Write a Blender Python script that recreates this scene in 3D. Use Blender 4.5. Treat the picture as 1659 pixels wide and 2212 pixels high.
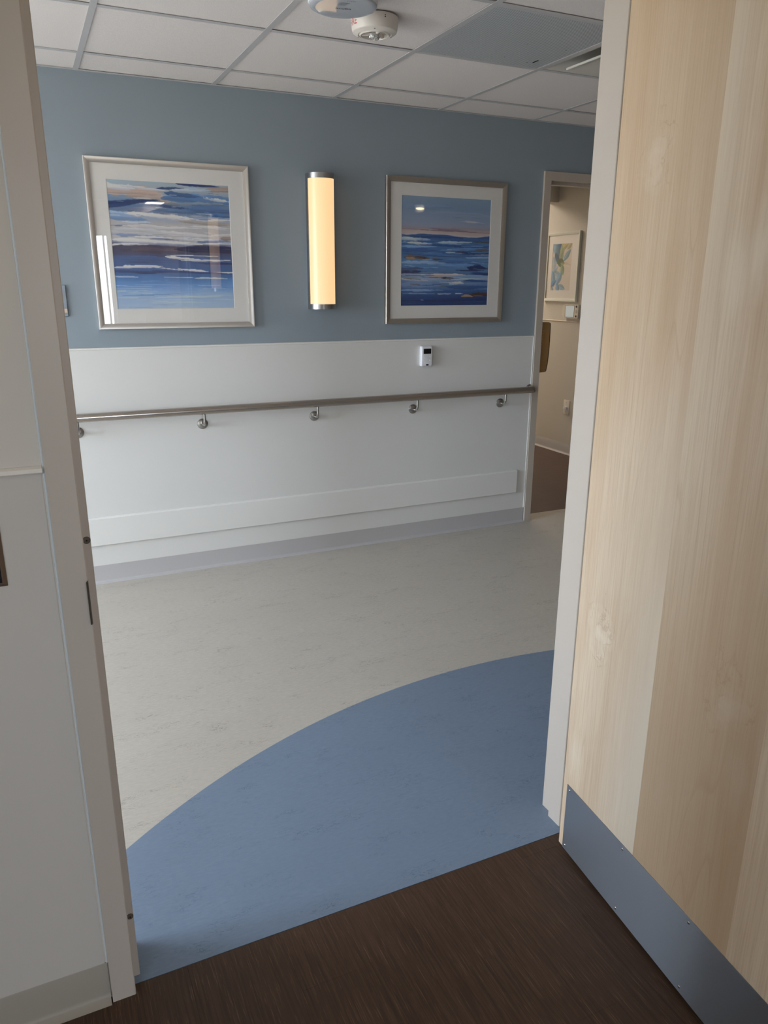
import bpy, bmesh, math, random
import numpy as np
from mathutils import Matrix, Vector

random.seed(7)
S = bpy.context.scene
for o in list(bpy.data.objects):
    bpy.data.objects.remove(o)
COL = S.collection
PI = math.pi

# ---------------------------------------------------------------- camera
# frame is 1659 x 2212; X runs along the corridor, Y across it, camera eye at (0, 0, EYE)
EYE = 1.5204
YAW, PITCH, ROLL = 0.436459, 0.294162, 0.005029
f_ = Vector((math.sin(YAW)*math.cos(PITCH), math.cos(YAW)*math.cos(PITCH), -math.sin(PITCH)))
r_ = Vector((math.cos(YAW), -math.sin(YAW), 0))
u_ = r_.cross(f_)
R_ = math.cos(ROLL)*r_ + math.sin(ROLL)*u_
U_ = -math.sin(ROLL)*r_ + math.cos(ROLL)*u_
cd = bpy.data.cameras.new('camera')
cam = bpy.data.objects.new('camera', cd)
COL.objects.link(cam)
cam.matrix_world = Matrix(((R_.x, U_.x, -f_.x, 0), (R_.y, U_.y, -f_.y, 0), (R_.z, U_.z, -f_.z, EYE), (0, 0, 0, 1)))
cd.sensor_fit = 'HORIZONTAL'
cd.sensor_width = 36
cd.lens = 1629.17/1659*36
cd.clip_start = 0.02
S.camera = cam

# ---------------------------------------------------------------- sky, exposure, daylight openings
S.view_settings.view_transform = 'Standard'
S.view_settings.look = 'None'
S.view_settings.gamma = 1
S.view_settings.use_curve_mapping = False
S.view_settings.exposure = 1.98
SKY = 6.5
world = bpy.data.worlds.new('sky')
S.world = world
world.use_nodes = True
wn = world.node_tree
wn.nodes.clear()
wo = wn.nodes.new('ShaderNodeOutputWorld')
wb = wn.nodes.new('ShaderNodeBackground')
wt = wn.nodes.new('ShaderNodeTexCoord')
ws = wn.nodes.new('ShaderNodeSeparateXYZ')
wr = wn.nodes.new('ShaderNodeValToRGB')
wr.color_ramp.elements[0].position = 0.49
wr.color_ramp.elements[0].color = (0.46, 0.445, 0.425, 1)
wr.color_ramp.elements[1].position = 0.52
wr.color_ramp.elements[1].color = (0.775, 0.855, 1.0, 1)
wm = wn.nodes.new('ShaderNodeMath'); wm.operation = 'MULTIPLY_ADD'
wm.inputs[1].default_value = 0.5; wm.inputs[2].default_value = 0.5
wn.links.new(wt.outputs['Generated'], ws.inputs[0])
wn.links.new(ws.outputs['Z'], wm.inputs[0])
wn.links.new(wm.outputs[0], wr.inputs[0])
wn.links.new(wr.outputs[0], wb.inputs[0])
wb.inputs[1].default_value = SKY
wn.links.new(wb.outputs[0], wo.inputs[0])


def portal(name, loc, rot, sx, sy):
    l = bpy.data.lights.new(name, 'AREA')
    l.shape = 'RECTANGLE'; l.size = sx; l.size_y = sy
    l.cycles.is_portal = True
    o = bpy.data.objects.new(name, l)
    COL.objects.link(o)
    o.location = loc; o.rotation_euler = rot
    return o


RW = (0.45, 1.27, 0.85, 2.20)          # patient room window: x0, x1, z0, z1 in the back wall
BACK = -4.0
LW = (-2.60, -1.50, 1.05, 2.25)         # patient room side window: y0, y1, z0, z1
R0X, R0B = -2.3, 2.60                  # patient room side walls
CW = (1.75, 3.80, 0.55, 2.30)           # corridor end window: y0, y1, z0, z1
CEND = -3.2                             # x of the corridor's left end
portal('window_light', (R0X-0.02, (LW[0]+LW[1])/2, (LW[2]+LW[3])/2), (PI/2, 0, -PI/2), LW[1]-LW[0], LW[3]-LW[2])
portal('window_light', ((RW[0]+RW[1])/2, BACK-0.02, (RW[2]+RW[3])/2), (PI/2, 0, 0), RW[1]-RW[0], RW[3]-RW[2])
portal('window_light', (CEND-0.02, (CW[0]+CW[1])/2, (CW[2]+CW[3])/2), (PI/2, 0, -PI/2), CW[1]-CW[0], CW[3]-CW[2])

# ---------------------------------------------------------------- helpers


def lin(c):
    return tuple(((v/255)/12.92 if v/255 <= 0.04045 else ((v/255+0.055)/1.055)**2.4) for v in c)


MATS = {}


def mat(name, col=(200, 200, 200), rough=0.5, metal=0.0, spec=0.5, emit=None, estr=0, aniso=0, coat=0, build=None):
    if name in MATS:
        return MATS[name]
    m = bpy.data.materials.new(name)
    m.use_nodes = True
    b = m.node_tree.nodes['Principled BSDF']
    b.inputs['Base Color'].default_value = (*lin(col), 1)
    b.inputs['Roughness'].default_value = rough
    b.inputs['Metallic'].default_value = metal
    b.inputs['Specular IOR Level'].default_value = spec
    if coat:
        b.inputs['Coat Weight'].default_value = coat
        b.inputs['Coat Roughness'].default_value = 0.15
    if aniso:
        b.inputs['Anisotropic'].default_value = aniso
    if emit:
        b.inputs['Emission Color'].default_value = (*lin(emit), 1)
        b.inputs['Emission Strength'].default_value = estr
    if build:
        build(N(m), b)
    MATS[name] = m
    return m


class N:
    """small node-writing helper"""

    def __init__(s, m):
        s.t = m.node_tree

    def n(s, typ, **kw):
        x = s.t.nodes.new('ShaderNode'+typ)
        for k, v in kw.items():
            setattr(x, k, v)
        return x

    def l(s, a, b):
        s.t.links.new(a, b)

    def pos(s, scale=(1, 1, 1), coord='Object', rot=(0, 0, 0), off=(0, 0, 0)):
        if coord == 'World':
            c = s.n('NewGeometry').outputs['Position']
        else:
            c = s.n('TexCoord').outputs[coord]
        mp = s.n('Mapping')
        mp.inputs['Scale'].default_value = scale
        mp.inputs['Rotation'].default_value = rot
        mp.inputs['Location'].default_value = off
        s.l(c, mp.inputs[0])
        return mp.outputs[0]

    def noise(s, vec, scale=1, detail=4, rough=0.55, dist=0):
        x = s.n('TexNoise')
        x.inputs['Scale'].default_value = scale
        x.inputs['Detail'].default_value = detail
        x.inputs['Roughness'].default_value = rough
        x.inputs['Distortion'].default_value = dist
        s.l(vec, x.inputs['Vector'])
        return x.outputs[0]

    def ramp(s, fac, stops):
        x = s.n('ValToRGB')
        e = x.color_ramp.elements
        while len(e) < len(stops):
            e.new(0.5)
        for k, (p, c) in enumerate(stops):
            e[k].position = p
            e[k].color = (*(lin(c) if max(c) > 1 else c), 1)
        s.l(fac, x.inputs[0])
        return x.outputs[0]

    def mix(s, fac, a, b, mode='MIX'):
        x = s.n('Mix', data_type='RGBA', blend_type=mode)
        x.clamp_factor = True
        for sock, v in ((x.inputs[0], fac), (x.inputs[6], a), (x.inputs[7], b)):
            if isinstance(v, (int, float)):
                sock.default_value = v
            elif isinstance(v, tuple):
                sock.default_value = (*(lin(v) if max(v) > 1 else v), 1)
            else:
                s.l(v, sock)
        return x.outputs[2]

    def math(s, op, a, b=None, c=None):
        x = s.n('Math', operation=op)
        for i, v in enumerate((a, b, c)):
            if v is None:
                continue
            if isinstance(v, (int, float)):
                x.inputs[i].default_value = v
            else:
                s.l(v, x.inputs[i])
        return x.outputs[0]

    def bump(s, b, h, strength=0.1, dist=0.002):
        x = s.n('Bump')
        x.inputs['Strength'].default_value = strength
        x.inputs['Distance'].default_value = dist
        s.l(h, x.inputs['Height'])
        s.l(x.outputs[0], b.inputs['Normal'])


# ---- mesh building -------------------------------------------------
def box(bm, x0, x1, y0, y1, z0, z1, bev=0.0, seg=2):
    r = bmesh.ops.create_cube(bm, size=1)
    vs = r['verts']
    for v in vs:
        v.co = Vector(((x0+x1)/2+v.co.x*(x1-x0), (y0+y1)/2+v.co.y*(y1-y0), (z0+z1)/2+v.co.z*(z1-z0)))
    if bev:
        es = list({e for v in vs for e in v.link_edges})
        bmesh.ops.bevel(bm, geom=es, offset=bev, segments=seg, profile=0.5, affect='EDGES')


def prism(bm, pts, axis, a, b):
    """closed 2-D outline swept along an axis from a to b. axis x: pts (y,z); y: pts (x,z); z: pts (x,y)"""
    def mk(p, t):
        return {'x': (t, p[0], p[1]), 'y': (p[0], t, p[1]), 'z': (p[0], p[1], t)}[axis]
    A = [bm.verts.new(mk(p, a)) for p in pts]
    B = [bm.verts.new(mk(p, b)) for p in pts]
    n = len(pts)
    for i in range(n):
        bm.faces.new((A[i], A[(i+1) % n], B[(i+1) % n], B[i]))
    bm.faces.new(A[::-1]); bm.faces.new(B)
    bmesh.ops.recalc_face_normals(bm, faces=bm.faces)


def lathe(bm, prof, c=(0, 0, 0), seg=48, axis='z'):
    """prof: (radius, height) pairs"""
    rows = []
    for r, h in prof:
        row = []
        for k in range(seg):
            a = 2*PI*k/seg
            p = (r*math.cos(a), r*math.sin(a), h)
            if axis == 'y':
                p = (p[0], p[2], p[1])
            elif axis == 'x':
                p = (p[2], p[0], p[1])
            row.append(bm.verts.new((c[0]+p[0], c[1]+p[1], c[2]+p[2])) if r > 1e-6 else None)
        if r <= 1e-6:
            p = (0, 0, h) if axis == 'z' else ((0, h, 0) if axis == 'y' else (h, 0, 0))
            v = bm.verts.new((c[0]+p[0], c[1]+p[1], c[2]+p[2]))
            row = [v]*seg
        rows.append(row)
    for i in range(len(rows)-1):
        for k in range(seg):
            q = [rows[i][k], rows[i][(k+1) % seg], rows[i+1][(k+1) % seg], rows[i+1][k]]
            u = []
            for v in q:
                if v not in u:
                    u.append(v)
            if len(u) > 2:
                try:
                    bm.faces.new(u)
                except ValueError:
                    pass
    bmesh.ops.recalc_face_normals(bm, faces=bm.faces)


def tube(bm, pts, r, seg=20):
    pts = [Vector(p) for p in pts]
    rings = []
    up = Vector((0.123, 0.31, 0.94))
    for i, p in enumerate(pts):
        t = (pts[min(i+1, len(pts)-1)]-pts[max(i-1, 0)]).normalized()
        a = (up-up.dot(t)*t).normalized()
        b = t.cross(a)
        up = a
        rings.append([bm.verts.new(p+r*(math.cos(2*PI*k/seg)*a+math.sin(2*PI*k/seg)*b)) for k in range(seg)])
    for i in range(len(rings)-1):
        for k in range(seg):
            bm.faces.new((rings[i][k], rings[i][(k+1) % seg], rings[i+1][(k+1) % seg], rings[i+1][k]))
    bm.faces.new(rings[0][::-1]); bm.faces.new(rings[-1])
    bmesh.ops.recalc_face_normals(bm, faces=bm.faces)


def arc(c, r, a0, a1, n, u, v):
    c, u, v = Vector(c), Vector(u), Vector(v)
    return [c+r*(math.cos(a0+(a1-a0)*k/n)*u+math.sin(a0+(a1-a0)*k/n)*v) for k in range(n+1)]


def rrect(x0, x1, z0, z1, r, n=6):
    p = []
    for cx, cz, a in ((x1-r, z1-r, 0), (x0+r, z1-r, 90), (x0+r, z0+r, 180), (x1-r, z0+r, 270)):
        for k in range(n+1):
            t = math.radians(a+90*k/n)
            p.append((cx+r*math.cos(t), cz+r*math.sin(t)))
    return p


def obj(name, bm, m, parent=None, local=False, smooth=35, kind=None, label=None):
    me = bpy.data.meshes.new(name)
    if parent is not None and not local:
        bmesh.ops.transform(bm, matrix=parent.matrix_basis.inverted(), verts=bm.verts)
    bm.to_mesh(me)
    bm.free()
    me.materials.append(m)
    if smooth:
        me.shade_smooth()
        me.set_sharp_from_angle(angle=math.radians(smooth))
    o = bpy.data.objects.new(name, me)
    COL.objects.link(o)
    if parent is not None:
        o.parent = parent
    if kind:
        o['kind'] = kind
    if label:
        o['label'] = label
    return o


def struct(name, bm, m, parent=None, label=None):
    return obj(name, bm, m, parent, kind=None if parent else 'structure', label=label)


def empty(name, loc=(0, 0, 0), kind=None):
    o = bpy.data.objects.new(name, None)
    COL.objects.link(o)
    o.location = loc
    o.empty_display_size = 0.1
    if kind:
        o['kind'] = kind
    return o


def tag(o, label, cat, group=None):
    o['label'] = label; o['category'] = cat
    if group:
        o['group'] = group
    return o


def thing(name, label, cat, loc=(0, 0, 0), group=None):
    return tag(empty(name, loc), label, cat, group)


def BM():
    return bmesh.new()


def part(name, m, parent, fn, **kw):
    bm = BM()
    fn(bm)
    return obj(name, bm, m, parent, **kw)


def text_mesh(body, size):
    c = bpy.data.curves.new('t', 'FONT')
    c.body = body; c.size = size; c.align_x = 'CENTER'; c.align_y = 'CENTER'
    c.resolution_u = 3
    o = bpy.data.objects.new('t', c)
    COL.objects.link(o)
    dg = bpy.context.evaluated_depsgraph_get()
    me = bpy.data.meshes.new_from_object(o.evaluated_get(dg))
    bpy.data.objects.remove(o)
    bm = BM()
    bm.from_mesh(me)
    bpy.data.meshes.remove(me)
    return bm


# ---------------------------------------------------------------- materials
def paint_build(amount=0.02, sc=9):
    def f(n, b):
        v = n.noise(n.pos((1, 1, 1), 'World'), 420, 2)
        n.bump(b, v, 0.06, 0.0006)
    return f


blue_paint = mat('blue wall paint', (145, 156, 165), 0.55, spec=0.3, build=paint_build())
cream_paint = mat('warm white wall paint', (226, 220, 210), 0.6, spec=0.3, build=paint_build())
cream2 = mat('cream wall paint', (218, 213, 204), 0.6, spec=0.3, build=paint_build())
room_paint = mat('off white wall paint', (210, 201, 190), 0.6, spec=0.3, build=paint_build())
frame_paint = mat('taupe metal frame paint', (189, 177, 165), 0.35, spec=0.5, build=paint_build())
vinyl_sheet = mat('white wall protection sheet', (220, 218, 215), 0.38, spec=0.4, build=paint_build())
vinyl_trim = mat('white vinyl trim', (226, 224, 220), 0.35, spec=0.4)
cove_grey = mat('grey rubber base', (186, 183, 183), 0.45, spec=0.4)
cove_taupe = mat('taupe rubber base', (160, 150, 138), 0.45, spec=0.4)
plaster = mat('plain white plaster', (215, 213, 208), 0.8, spec=0.2)
concrete = mat('subfloor', (120, 118, 114), 0.9)


def tile_build(n, b):
    p = n.pos((1, 1, 1), 'World')
    a = n.noise(p, 260, 3, 0.7)
    col = n.mix(n.ramp(a, [(0.35, (0, 0, 0)), (0.62, (1, 1, 1))]), (230, 223, 221), (242, 235, 233))
    n.l(col, b.inputs['Base Color'])
    n.bump(b, a, 0.25, 0.001)


tile_mat = mat('ceiling tile', rough=0.9, spec=0.15, build=tile_build)
tee_mat = mat('white painted steel tee', (198, 196, 198), 0.45, spec=0.4)


def lino(base, light, dark, flecks):
    def f(n, b):
        p = n.pos((1, 1, 1), 'World')
        big = n.noise(n.pos((0.8, 2.2, 1), 'World'), 1.6, 3)
        fine = n.noise(n.pos((40, 150, 1), 'World'), 1.0, 4, 0.65)
        c = n.mix(n.ramp(fine, [(0.35, (0, 0, 0)), (0.7, (1, 1, 1))]), base, light)
        c = n.mix(n.math('MULTIPLY', n.ramp(big, [(0.4, (0, 0, 0)), (0.62, (1, 1, 1))]), 0.35), c, base)
        # thin curved flecks: ridge of a stretched, distorted noise, only where a mask allows
        r = n.noise(n.pos((24, 62, 1), 'World'), 1.0, 3, 0.6, 1.4)
        ridge = n.math('ABSOLUTE', n.math('SUBTRACT', r, 0.5))
        line = n.ramp(ridge, [(0.0, (1, 1, 1)), (0.03, (0, 0, 0))])
        msk = n.ramp(n.noise(n.pos((6, 14, 1), 'World', off=(3, 7, 0)), 1.0, 4, 0.7), [(0.52, (0, 0, 0)), (0.66, (1, 1, 1))])
        fac = n.math('MULTIPLY', n.math('MULTIPLY', line, msk), flecks)
        c = n.mix(fac, c, dark)
        n.l(c, b.inputs['Base Color'])
    return f


lino_beige = mat('beige linoleum', rough=0.42, spec=0.35, build=lino((184, 177, 166), (198, 191, 181), (112, 110, 104), 0.75))
lino_blue = mat('blue linoleum', rough=0.40, spec=0.35, build=lino((116, 132, 153), (125, 140, 160), (72, 87, 106), 0.7))


def plank_build(cA, cB, cC, axis='y'):
    def f(n, b):
        st = (170, 5, 1) if axis == 'y' else (5, 170, 1)
        st2 = (420, 9, 1) if axis == 'y' else (9, 420, 1)
        st3 = (14, 2.2, 1) if axis == 'y' else (2.2, 14, 1)
        g1 = n.noise(n.pos(st, 'World'), 1, 4, 0.6, 0.4)
        g2 = n.noise(n.pos(st2, 'World'), 1, 3, 0.7, 0.2)
        g3 = n.noise(n.pos(st3, 'World'), 1, 3, 0.6)
        c = n.mix(n.ramp(g1, [(0.35, (0, 0, 0)), (0.65, (1, 1, 1))]), cA, cB)
        c = n.mix(n.math('MULTIPLY', n.ramp(g3, [(0.35, (0, 0, 0)), (0.7, (1, 1, 1))]), 0.45), c, cB)
        c = n.mix(n.math('MULTIPLY', n.ramp(g2, [(0.58, (0, 0, 0)), (0.72, (1, 1, 1))]), 0.75), c, cC)
        rnd = n.n('ObjectInfo').outputs['Random']
        c = n.mix(n.math('MULTIPLY', rnd, 0.12), c, (24, 17, 14))
        n.l(c, b.inputs['Base Color'])
        n.bump(b, g2, 0.25, 0.0006)
    return f


plank_mat = mat('dark oak vinyl plank', rough=0.5, spec=0.3, build=plank_build((62, 45, 34), (82, 61, 47), (134, 106, 84)))
plank2_mat = mat('brown vinyl plank', rough=0.45, spec=0.35, build=plank_build((84, 66, 60), (98, 78, 71), (122, 100, 90), 'x'))


KNOTS = ((0.098, 0.705), (0.505, 0.750), (0.133, 1.770))      # metres from the hinge edge, above the floor


def maple_build(n, b):
    p = n.pos((1, 1, 1))
    sep = n.n('SeparateXYZ'); n.l(p, sep.inputs[0])
    x, z = sep.outputs['X'], sep.outputs['Z']
    # veneer leaves 0.30 m wide, each slipped to another place in the log
    leaf = n.math('FLOOR', n.math('DIVIDE', x, 0.302))
    comb = n.n('CombineXYZ')
    n.l(n.math('ADD', x, n.math('MULTIPLY', leaf, 7.31)), comb.inputs[0])
    n.l(n.math('MULTIPLY', leaf, 3.7), comb.inputs[1])
    n.l(n.math('ADD', z, n.math('MULTIPLY', leaf, 1.13)), comb.inputs[2])

    def mp(scale):
        m_ = n.n('Mapping'); m_.inputs['Scale'].default_value = scale
        n.l(comb.outputs[0], m_.inputs[0]); return m_.outputs[0]
    fine = n.noise(mp((260, 1, 5)), 1, 3, 0.65)
    band = n.noise(mp((26, 1, 0.8)), 1, 4, 0.55, 0.3)
    broad = n.noise(mp((5, 1, 1.1)), 1, 2, 0.5)
    figure = n.noise(mp((5.0, 1, 0.42)), 1, 2, 0.5, 0.25)
    c = n.mix(n.ramp(band, [(0.3, (0, 0, 0)), (0.7, (1, 1, 1))]), (202, 176, 148), (220, 202, 178))
    c = n.mix(n.math('MULTIPLY', n.ramp(broad, [(0.38, (0, 0, 0)), (0.62, (1, 1, 1))]), 0.75), c, (226, 212, 192))
    c = n.mix(n.math('MULTIPLY', n.ramp(fine, [(0.35, (1, 1, 1)), (0.58, (0, 0, 0))]), 0.42), c, (188, 160, 130))
    # cathedral lines: contour lines of a slow noise
    con = n.math('FRACT', n.math('MULTIPLY', figure, 21))
    lines = n.ramp(con, [(0.0, (1, 1, 1)), (0.12, (0, 0, 0)), (0.96, (0, 0, 0)), (1.0, (1, 1, 1))])
    keep = n.ramp(n.noise(mp((4, 1, 1.7)), 1, 2), [(0.5, (0, 0, 0)), (0.62, (1, 1, 1))])
    c = n.mix(n.math('MULTIPLY', n.math('MULTIPLY', lines, keep), 0.33), c, (168, 132, 100))
    # pale swirls beside pin knots
    vor = n.n('TexVoronoi'); vor.inputs['Scale'].default_value = 1.0
    m_ = n.n('Mapping'); m_.inputs['Scale'].default_value = (5.0, 1, 2.1); m_.inputs['Location'].default_value = (0.4, 0, 0.2)
    n.l(comb.outputs[0], m_.inputs[0]); n.l(m_.outputs[0], vor.inputs['Vector'])
    sw = n.ramp(n.math('ADD', vor.outputs['Distance'], n.math('MULTIPLY', n.noise(mp((30, 1, 14)), 1, 3), 0.18)), [(0.12, (1, 1, 1)), (0.3, (0, 0, 0))])
    c = n.mix(n.math('MULTIPLY', sw, 0.6), c, (232, 222, 206))
    # three pin knots with a pale swirl and a dark comma each
    w1 = n.math('MULTIPLY', n.math('SUBTRACT', n.noise(n.pos((16, 1, 11)), 1, 4, 0.6), 0.5), 5.5)
    w2 = n.math('MULTIPLY', n.math('SUBTRACT', n.noise(n.pos((13, 1, 15), off=(4, 0, 9)), 1, 4, 0.6), 0.5), 6.0)
    soft = n.noise(n.pos((22, 1, 12), off=(8, 0, 1)), 1, 2)
    for kx, kz in KNOTS:
        dx = n.math('ADD', n.math('DIVIDE', n.math('SUBTRACT', x, kx), 0.030), w1)
        dz = n.math('ADD', n.math('DIVIDE', n.math('SUBTRACT', z, kz), 0.042), w2)
        dd = n.math('MULTIPLY', n.math('SQRT', n.math('ADD', n.math('MULTIPLY', dx, dx), n.math('MULTIPLY', dz, dz))), 0.3)
        c = n.mix(n.math('MULTIPLY', n.ramp(dd, [(0.05, (1, 1, 1)), (0.5, (0, 0, 0))]), 0.6), c, (236, 226, 210))
        cut = n.ramp(soft, [(0.45, (0, 0, 0)), (0.6, (1, 1, 1))])
        c = n.mix(n.math('MULTIPLY', n.math('MULTIPLY', cut, n.ramp(dd, [(0.26, (0, 0, 0)), (0.31, (1, 1, 1)), (0.36, (0, 0, 0)), (0.52, (0, 0, 0)), (0.55, (1, 1, 1)), (0.59, (0, 0, 0))])), 0.4), c, (164, 130, 100))
    # per-leaf tint
    odd = n.math('MODULO', n.math('ABSOLUTE', leaf), 2)
    low = n.ramp(n.math('MULTIPLY', z, 0.6), [(0.35, (1, 1, 1)), (0.85, (0.1, 0.1, 0.1))])      # z in metres up the leaf
    high = n.ramp(n.math('MULTIPLY', z, 0.5), [(0.45, (0, 0, 0)), (1.0, (1, 1, 1))])
    c = n.mix(n.math('MULTIPLY', n.math('MULTIPLY', odd, low), 0.62), c, (186, 158, 126))
    ev = n.math('SUBTRACT', 1.0, odd)
    c = n.mix(n.math('MULTIPLY', n.math('MULTIPLY', ev, high), 0.42), c, (198, 168, 132))
    sap = n.ramp(n.math('FRACT', n.math('DIVIDE', x, 0.302)), [(0.45, (0, 0, 0)), (0.98, (1, 1, 1))])
    c = n.mix(n.math('MULTIPLY', n.math('MULTIPLY', n.math('MULTIPLY', ev, sap), low), 0.85), c, (228, 218, 202))
    sap2 = n.ramp(n.math('FRACT', n.math('DIVIDE', x, 0.302)), [(0.0, (1, 1, 1)), (0.35, (0, 0, 0))])
    c = n.mix(n.math('MULTIPLY', n.math('MULTIPLY', n.math('MULTIPLY', odd, sap2), high), 0.7), c, (230, 220, 202))
    c = n.mix(1.0, c, (1.0, 0.945, 0.885), 'MULTIPLY')
    n.l(c, b.inputs['Base Color'])
    n.bump(b, fine, 0.05, 0.0004)


maple = mat('clear coated maple veneer', rough=0.34, spec=0.4, build=maple_build)
edge_maple = mat('maple edge band', (206, 182, 150), 0.4)


def brushed(axis):
    def f(n, b):
        t = n.n('VectorTransform', vector_type='VECTOR', convert_from='OBJECT', convert_to='WORLD')
        t.inputs[0].default_value = (0, 0, 1)
        n.l(t.outputs[0], b.inputs['Tangent'])
        sc = (3, 3, 600) if axis == 'h' else (600, 600, 3)
        v = n.noise(n.pos(sc), 1, 3, 0.6)
        n.l(n.ramp(v, [(0.2, (0.36, 0.36, 0.36)), (0.8, (0.46, 0.46, 0.46))]), b.inputs['Roughness'])
    return f


kick_steel = mat('satin stainless steel', (150, 154, 162), 0.33, 1.0, aniso=0.85, build=brushed('h'))
steel = mat('brushed stainless steel', (186, 184, 182), 0.24, 1.0)
rail_steel = mat('brushed stainless rail', (186, 178, 170), 0.2, 1.0)
nickel = mat('brushed nickel', (178, 178, 180), 0.3, 1.0)
silver_frame = mat('silver leaf frame', (206, 200, 194), 0.32, 0.75)
silver_frame2 = mat('champagne silver frame', (176, 168, 160), 0.32, 0.8)
white_frame = mat('pale silver frame', (226, 228, 220), 0.35, 0.0)
mat_board = mat('white mat board', (242, 239, 236), 0.85, spec=0.2)
white_plastic = mat('white plastic', (232, 232, 236), 0.32)
cream_plastic = mat('cream plastic', (226, 220, 208), 0.35)
warm_plastic = mat('warm white plastic', (234, 226, 218), 0.4)
grey_gloss = mat('glossy grey plastic', (196, 200, 208), 0.06, spec=0.9)
black_gloss = mat('black screen', (14, 14, 18), 0.12)
dark_mark = mat('dark grey print', (70, 72, 80), 0.6)
mid_mark = mat('grey print', (140, 142, 150), 0.6)
navy_logo = mat('navy oval emblem', (28, 30, 62), 0.4)
red_mark = mat('red print', (196, 40, 52), 0.5)
dark_rubber = mat('grey rubber bumper', (92, 80, 72), 0.7)
black_hole = mat('black recess', (8, 8, 8), 0.9)
bronze = mat('oil rubbed bronze', (112, 92, 78), 0.35, 0.4)
bronze_dark = mat('dark bronze face', (22, 19, 20), 0.25)
white_enamel = mat('white enamelled steel', (216, 213, 206), 0.4)
grey_sign = mat('grey sign plastic', (142, 150, 160), 0.45)
sign_strip = mat('tan paper insert', (214, 192, 170), 0.6)
dark_edge = mat('dark sign edge', (62, 72, 86), 0.5)
tan_plastic = mat('tan dispenser plastic', (192, 150, 98), 0.35)
dot_mat = mat('pale tan embossing', (206, 172, 128), 0.4)
lcd = mat('pale grey lcd screen', (200, 210, 214), 0.15, emit=(200, 215, 222), estr=0.06)
sconce_glow = mat('opal acrylic diffuser', (150, 140, 124), 0.35, emit=(255, 208, 152), estr=0.25)
troffer_glow = mat('lit lens', (255, 244, 226), 0.5, emit=(255, 238, 214), estr=9)
dome_glow = mat('lit amber dome', (255, 236, 200), 0.4, emit=(255, 232, 186), estr=3)


def glass_build(n, b):
    out = [x for x in n.t.nodes if x.type == 'OUTPUT_MATERIAL'][0]
    tr = n.n('BsdfTransparent'); gl = n.n('BsdfGlossy'); gl.inputs['Roughness'].default_value = 0.0
    fc_ = n.n('LayerWeight').outputs['Facing']
    fr = n.math('MULTIPLY_ADD', n.math('POWER', fc_, 5.0), 0.9, 0.065)
    mx = n.n('MixShader')
    n.l(fr, mx.inputs[0]); n.l(tr.outputs[0], mx.inputs[1]); n.l(gl.outputs[0], mx.inputs[2])
    n.l(mx.outputs[0], out.inputs[0])


glazing = mat('picture glazing', build=glass_build)


def pane_build(n, b):
    out = [x for x in n.t.nodes if x.type == 'OUTPUT_MATERIAL'][0]
    tr = n.n('BsdfTransparent'); gl = n.n('BsdfGlossy'); gl.inputs['Roughness'].default_value = 0.0
    tr.inputs[0].default_value = (0.94, 0.97, 0.97, 1)
    mx = n.n('MixShader'); mx.inputs[0].default_value = 0.05
    n.l(tr.outputs[0], mx.inputs[1]); n.l(gl.outputs[0], mx.inputs[2])
    n.l(mx.outputs[0], out.inputs[0])


pane_mat = mat('window glass', build=pane_build)


def crystal_build(n, b):
    b.inputs['Metallic'].default_value = 0.7


crystal = mat('clear faceted lens', (214, 214, 212), 0.08, build=crystal_build)


def perf_build(n, b):
    p = n.pos((1, 1, 1), 'World')
    sep = n.n('SeparateXYZ'); n.l(p, sep.inputs[0])
    k = 1/0.0075

    def cell(u, v, du, dv):
        a = n.math('SUBTRACT', n.math('FRACT', n.math('ADD', n.math('MULTIPLY', u, k), du)), 0.5)
        c = n.math('SUBTRACT', n.math('FRACT', n.math('ADD', n.math('MULTIPLY', v, k), dv)), 0.5)
        return n.math('SQRT', n.math('ADD', n.math('MULTIPLY', a, a), n.math('MULTIPLY', c, c)))
    # holes on a 45 degree staggered grid
    d = n.math('MINIMUM', cell(sep.outputs[0], sep.outputs[1], 0, 0), cell(sep.outputs[0], sep.outputs[1], 0.5, 0.5))
    hole = n.ramp(d, [(0.27, (1, 1, 1)), (0.31, (0, 0, 0))])
    n.l(n.mix(hole, (222, 224, 228), (126, 132, 138)), b.inputs['Base Color'])


perf = mat('perforated grey steel', rough=0.5, build=perf_build)


def vcol_build(n, b):
    a = n.n('VertexColor'); a.layer_name = 'paint'
    n.l(a.outputs[0], b.inputs['Base Color'])


print_mat = mat('printed paper', rough=0.7, spec=0.2, build=vcol_build)

# ---------------------------------------------------------------- key dimensions
D = 3.983            # far corridor wall
HC = 2.417           # ceiling
YR = 1.424           # room face of the near wall
YC = 1.541           # corridor face of the near wall
OX0, OX1, OZ = 0.053, 1.265, 2.134     # near door opening
FX0, FX1, FZ = 2.935, 4.155, 2.108     # far door opening
D2 = D+0.117
X2 = 4.468           # wall of the far room

# ---------------------------------------------------------------- structure: floor
b = BM(); box(b, CEND-0.3, 9.2, BACK-0.3, 9.2, -0.25, -0.004)
floor = struct('floor', b, concrete)
CX, CY, CR = 1.5731, 0.0008, 2.3995     # edge of the inlay is a circle
yb = D+0.117
pts = []
a0 = math.acos(max(-1, (1.436-CY)/CR))
for k in range(97):
    a = PI/2+a0-2*a0*k/96
    pts.append((CX+CR*math.cos(a), CY+CR*math.sin(a)))
b = BM(); prism(b, pts, 'z', -0.004, 0.0)
obj('linoleum_inlay', b, lino_blue, floor, label='blue inlaid area with a curved edge')
b = BM()
xs0, xs1 = CEND, 9.0
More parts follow.
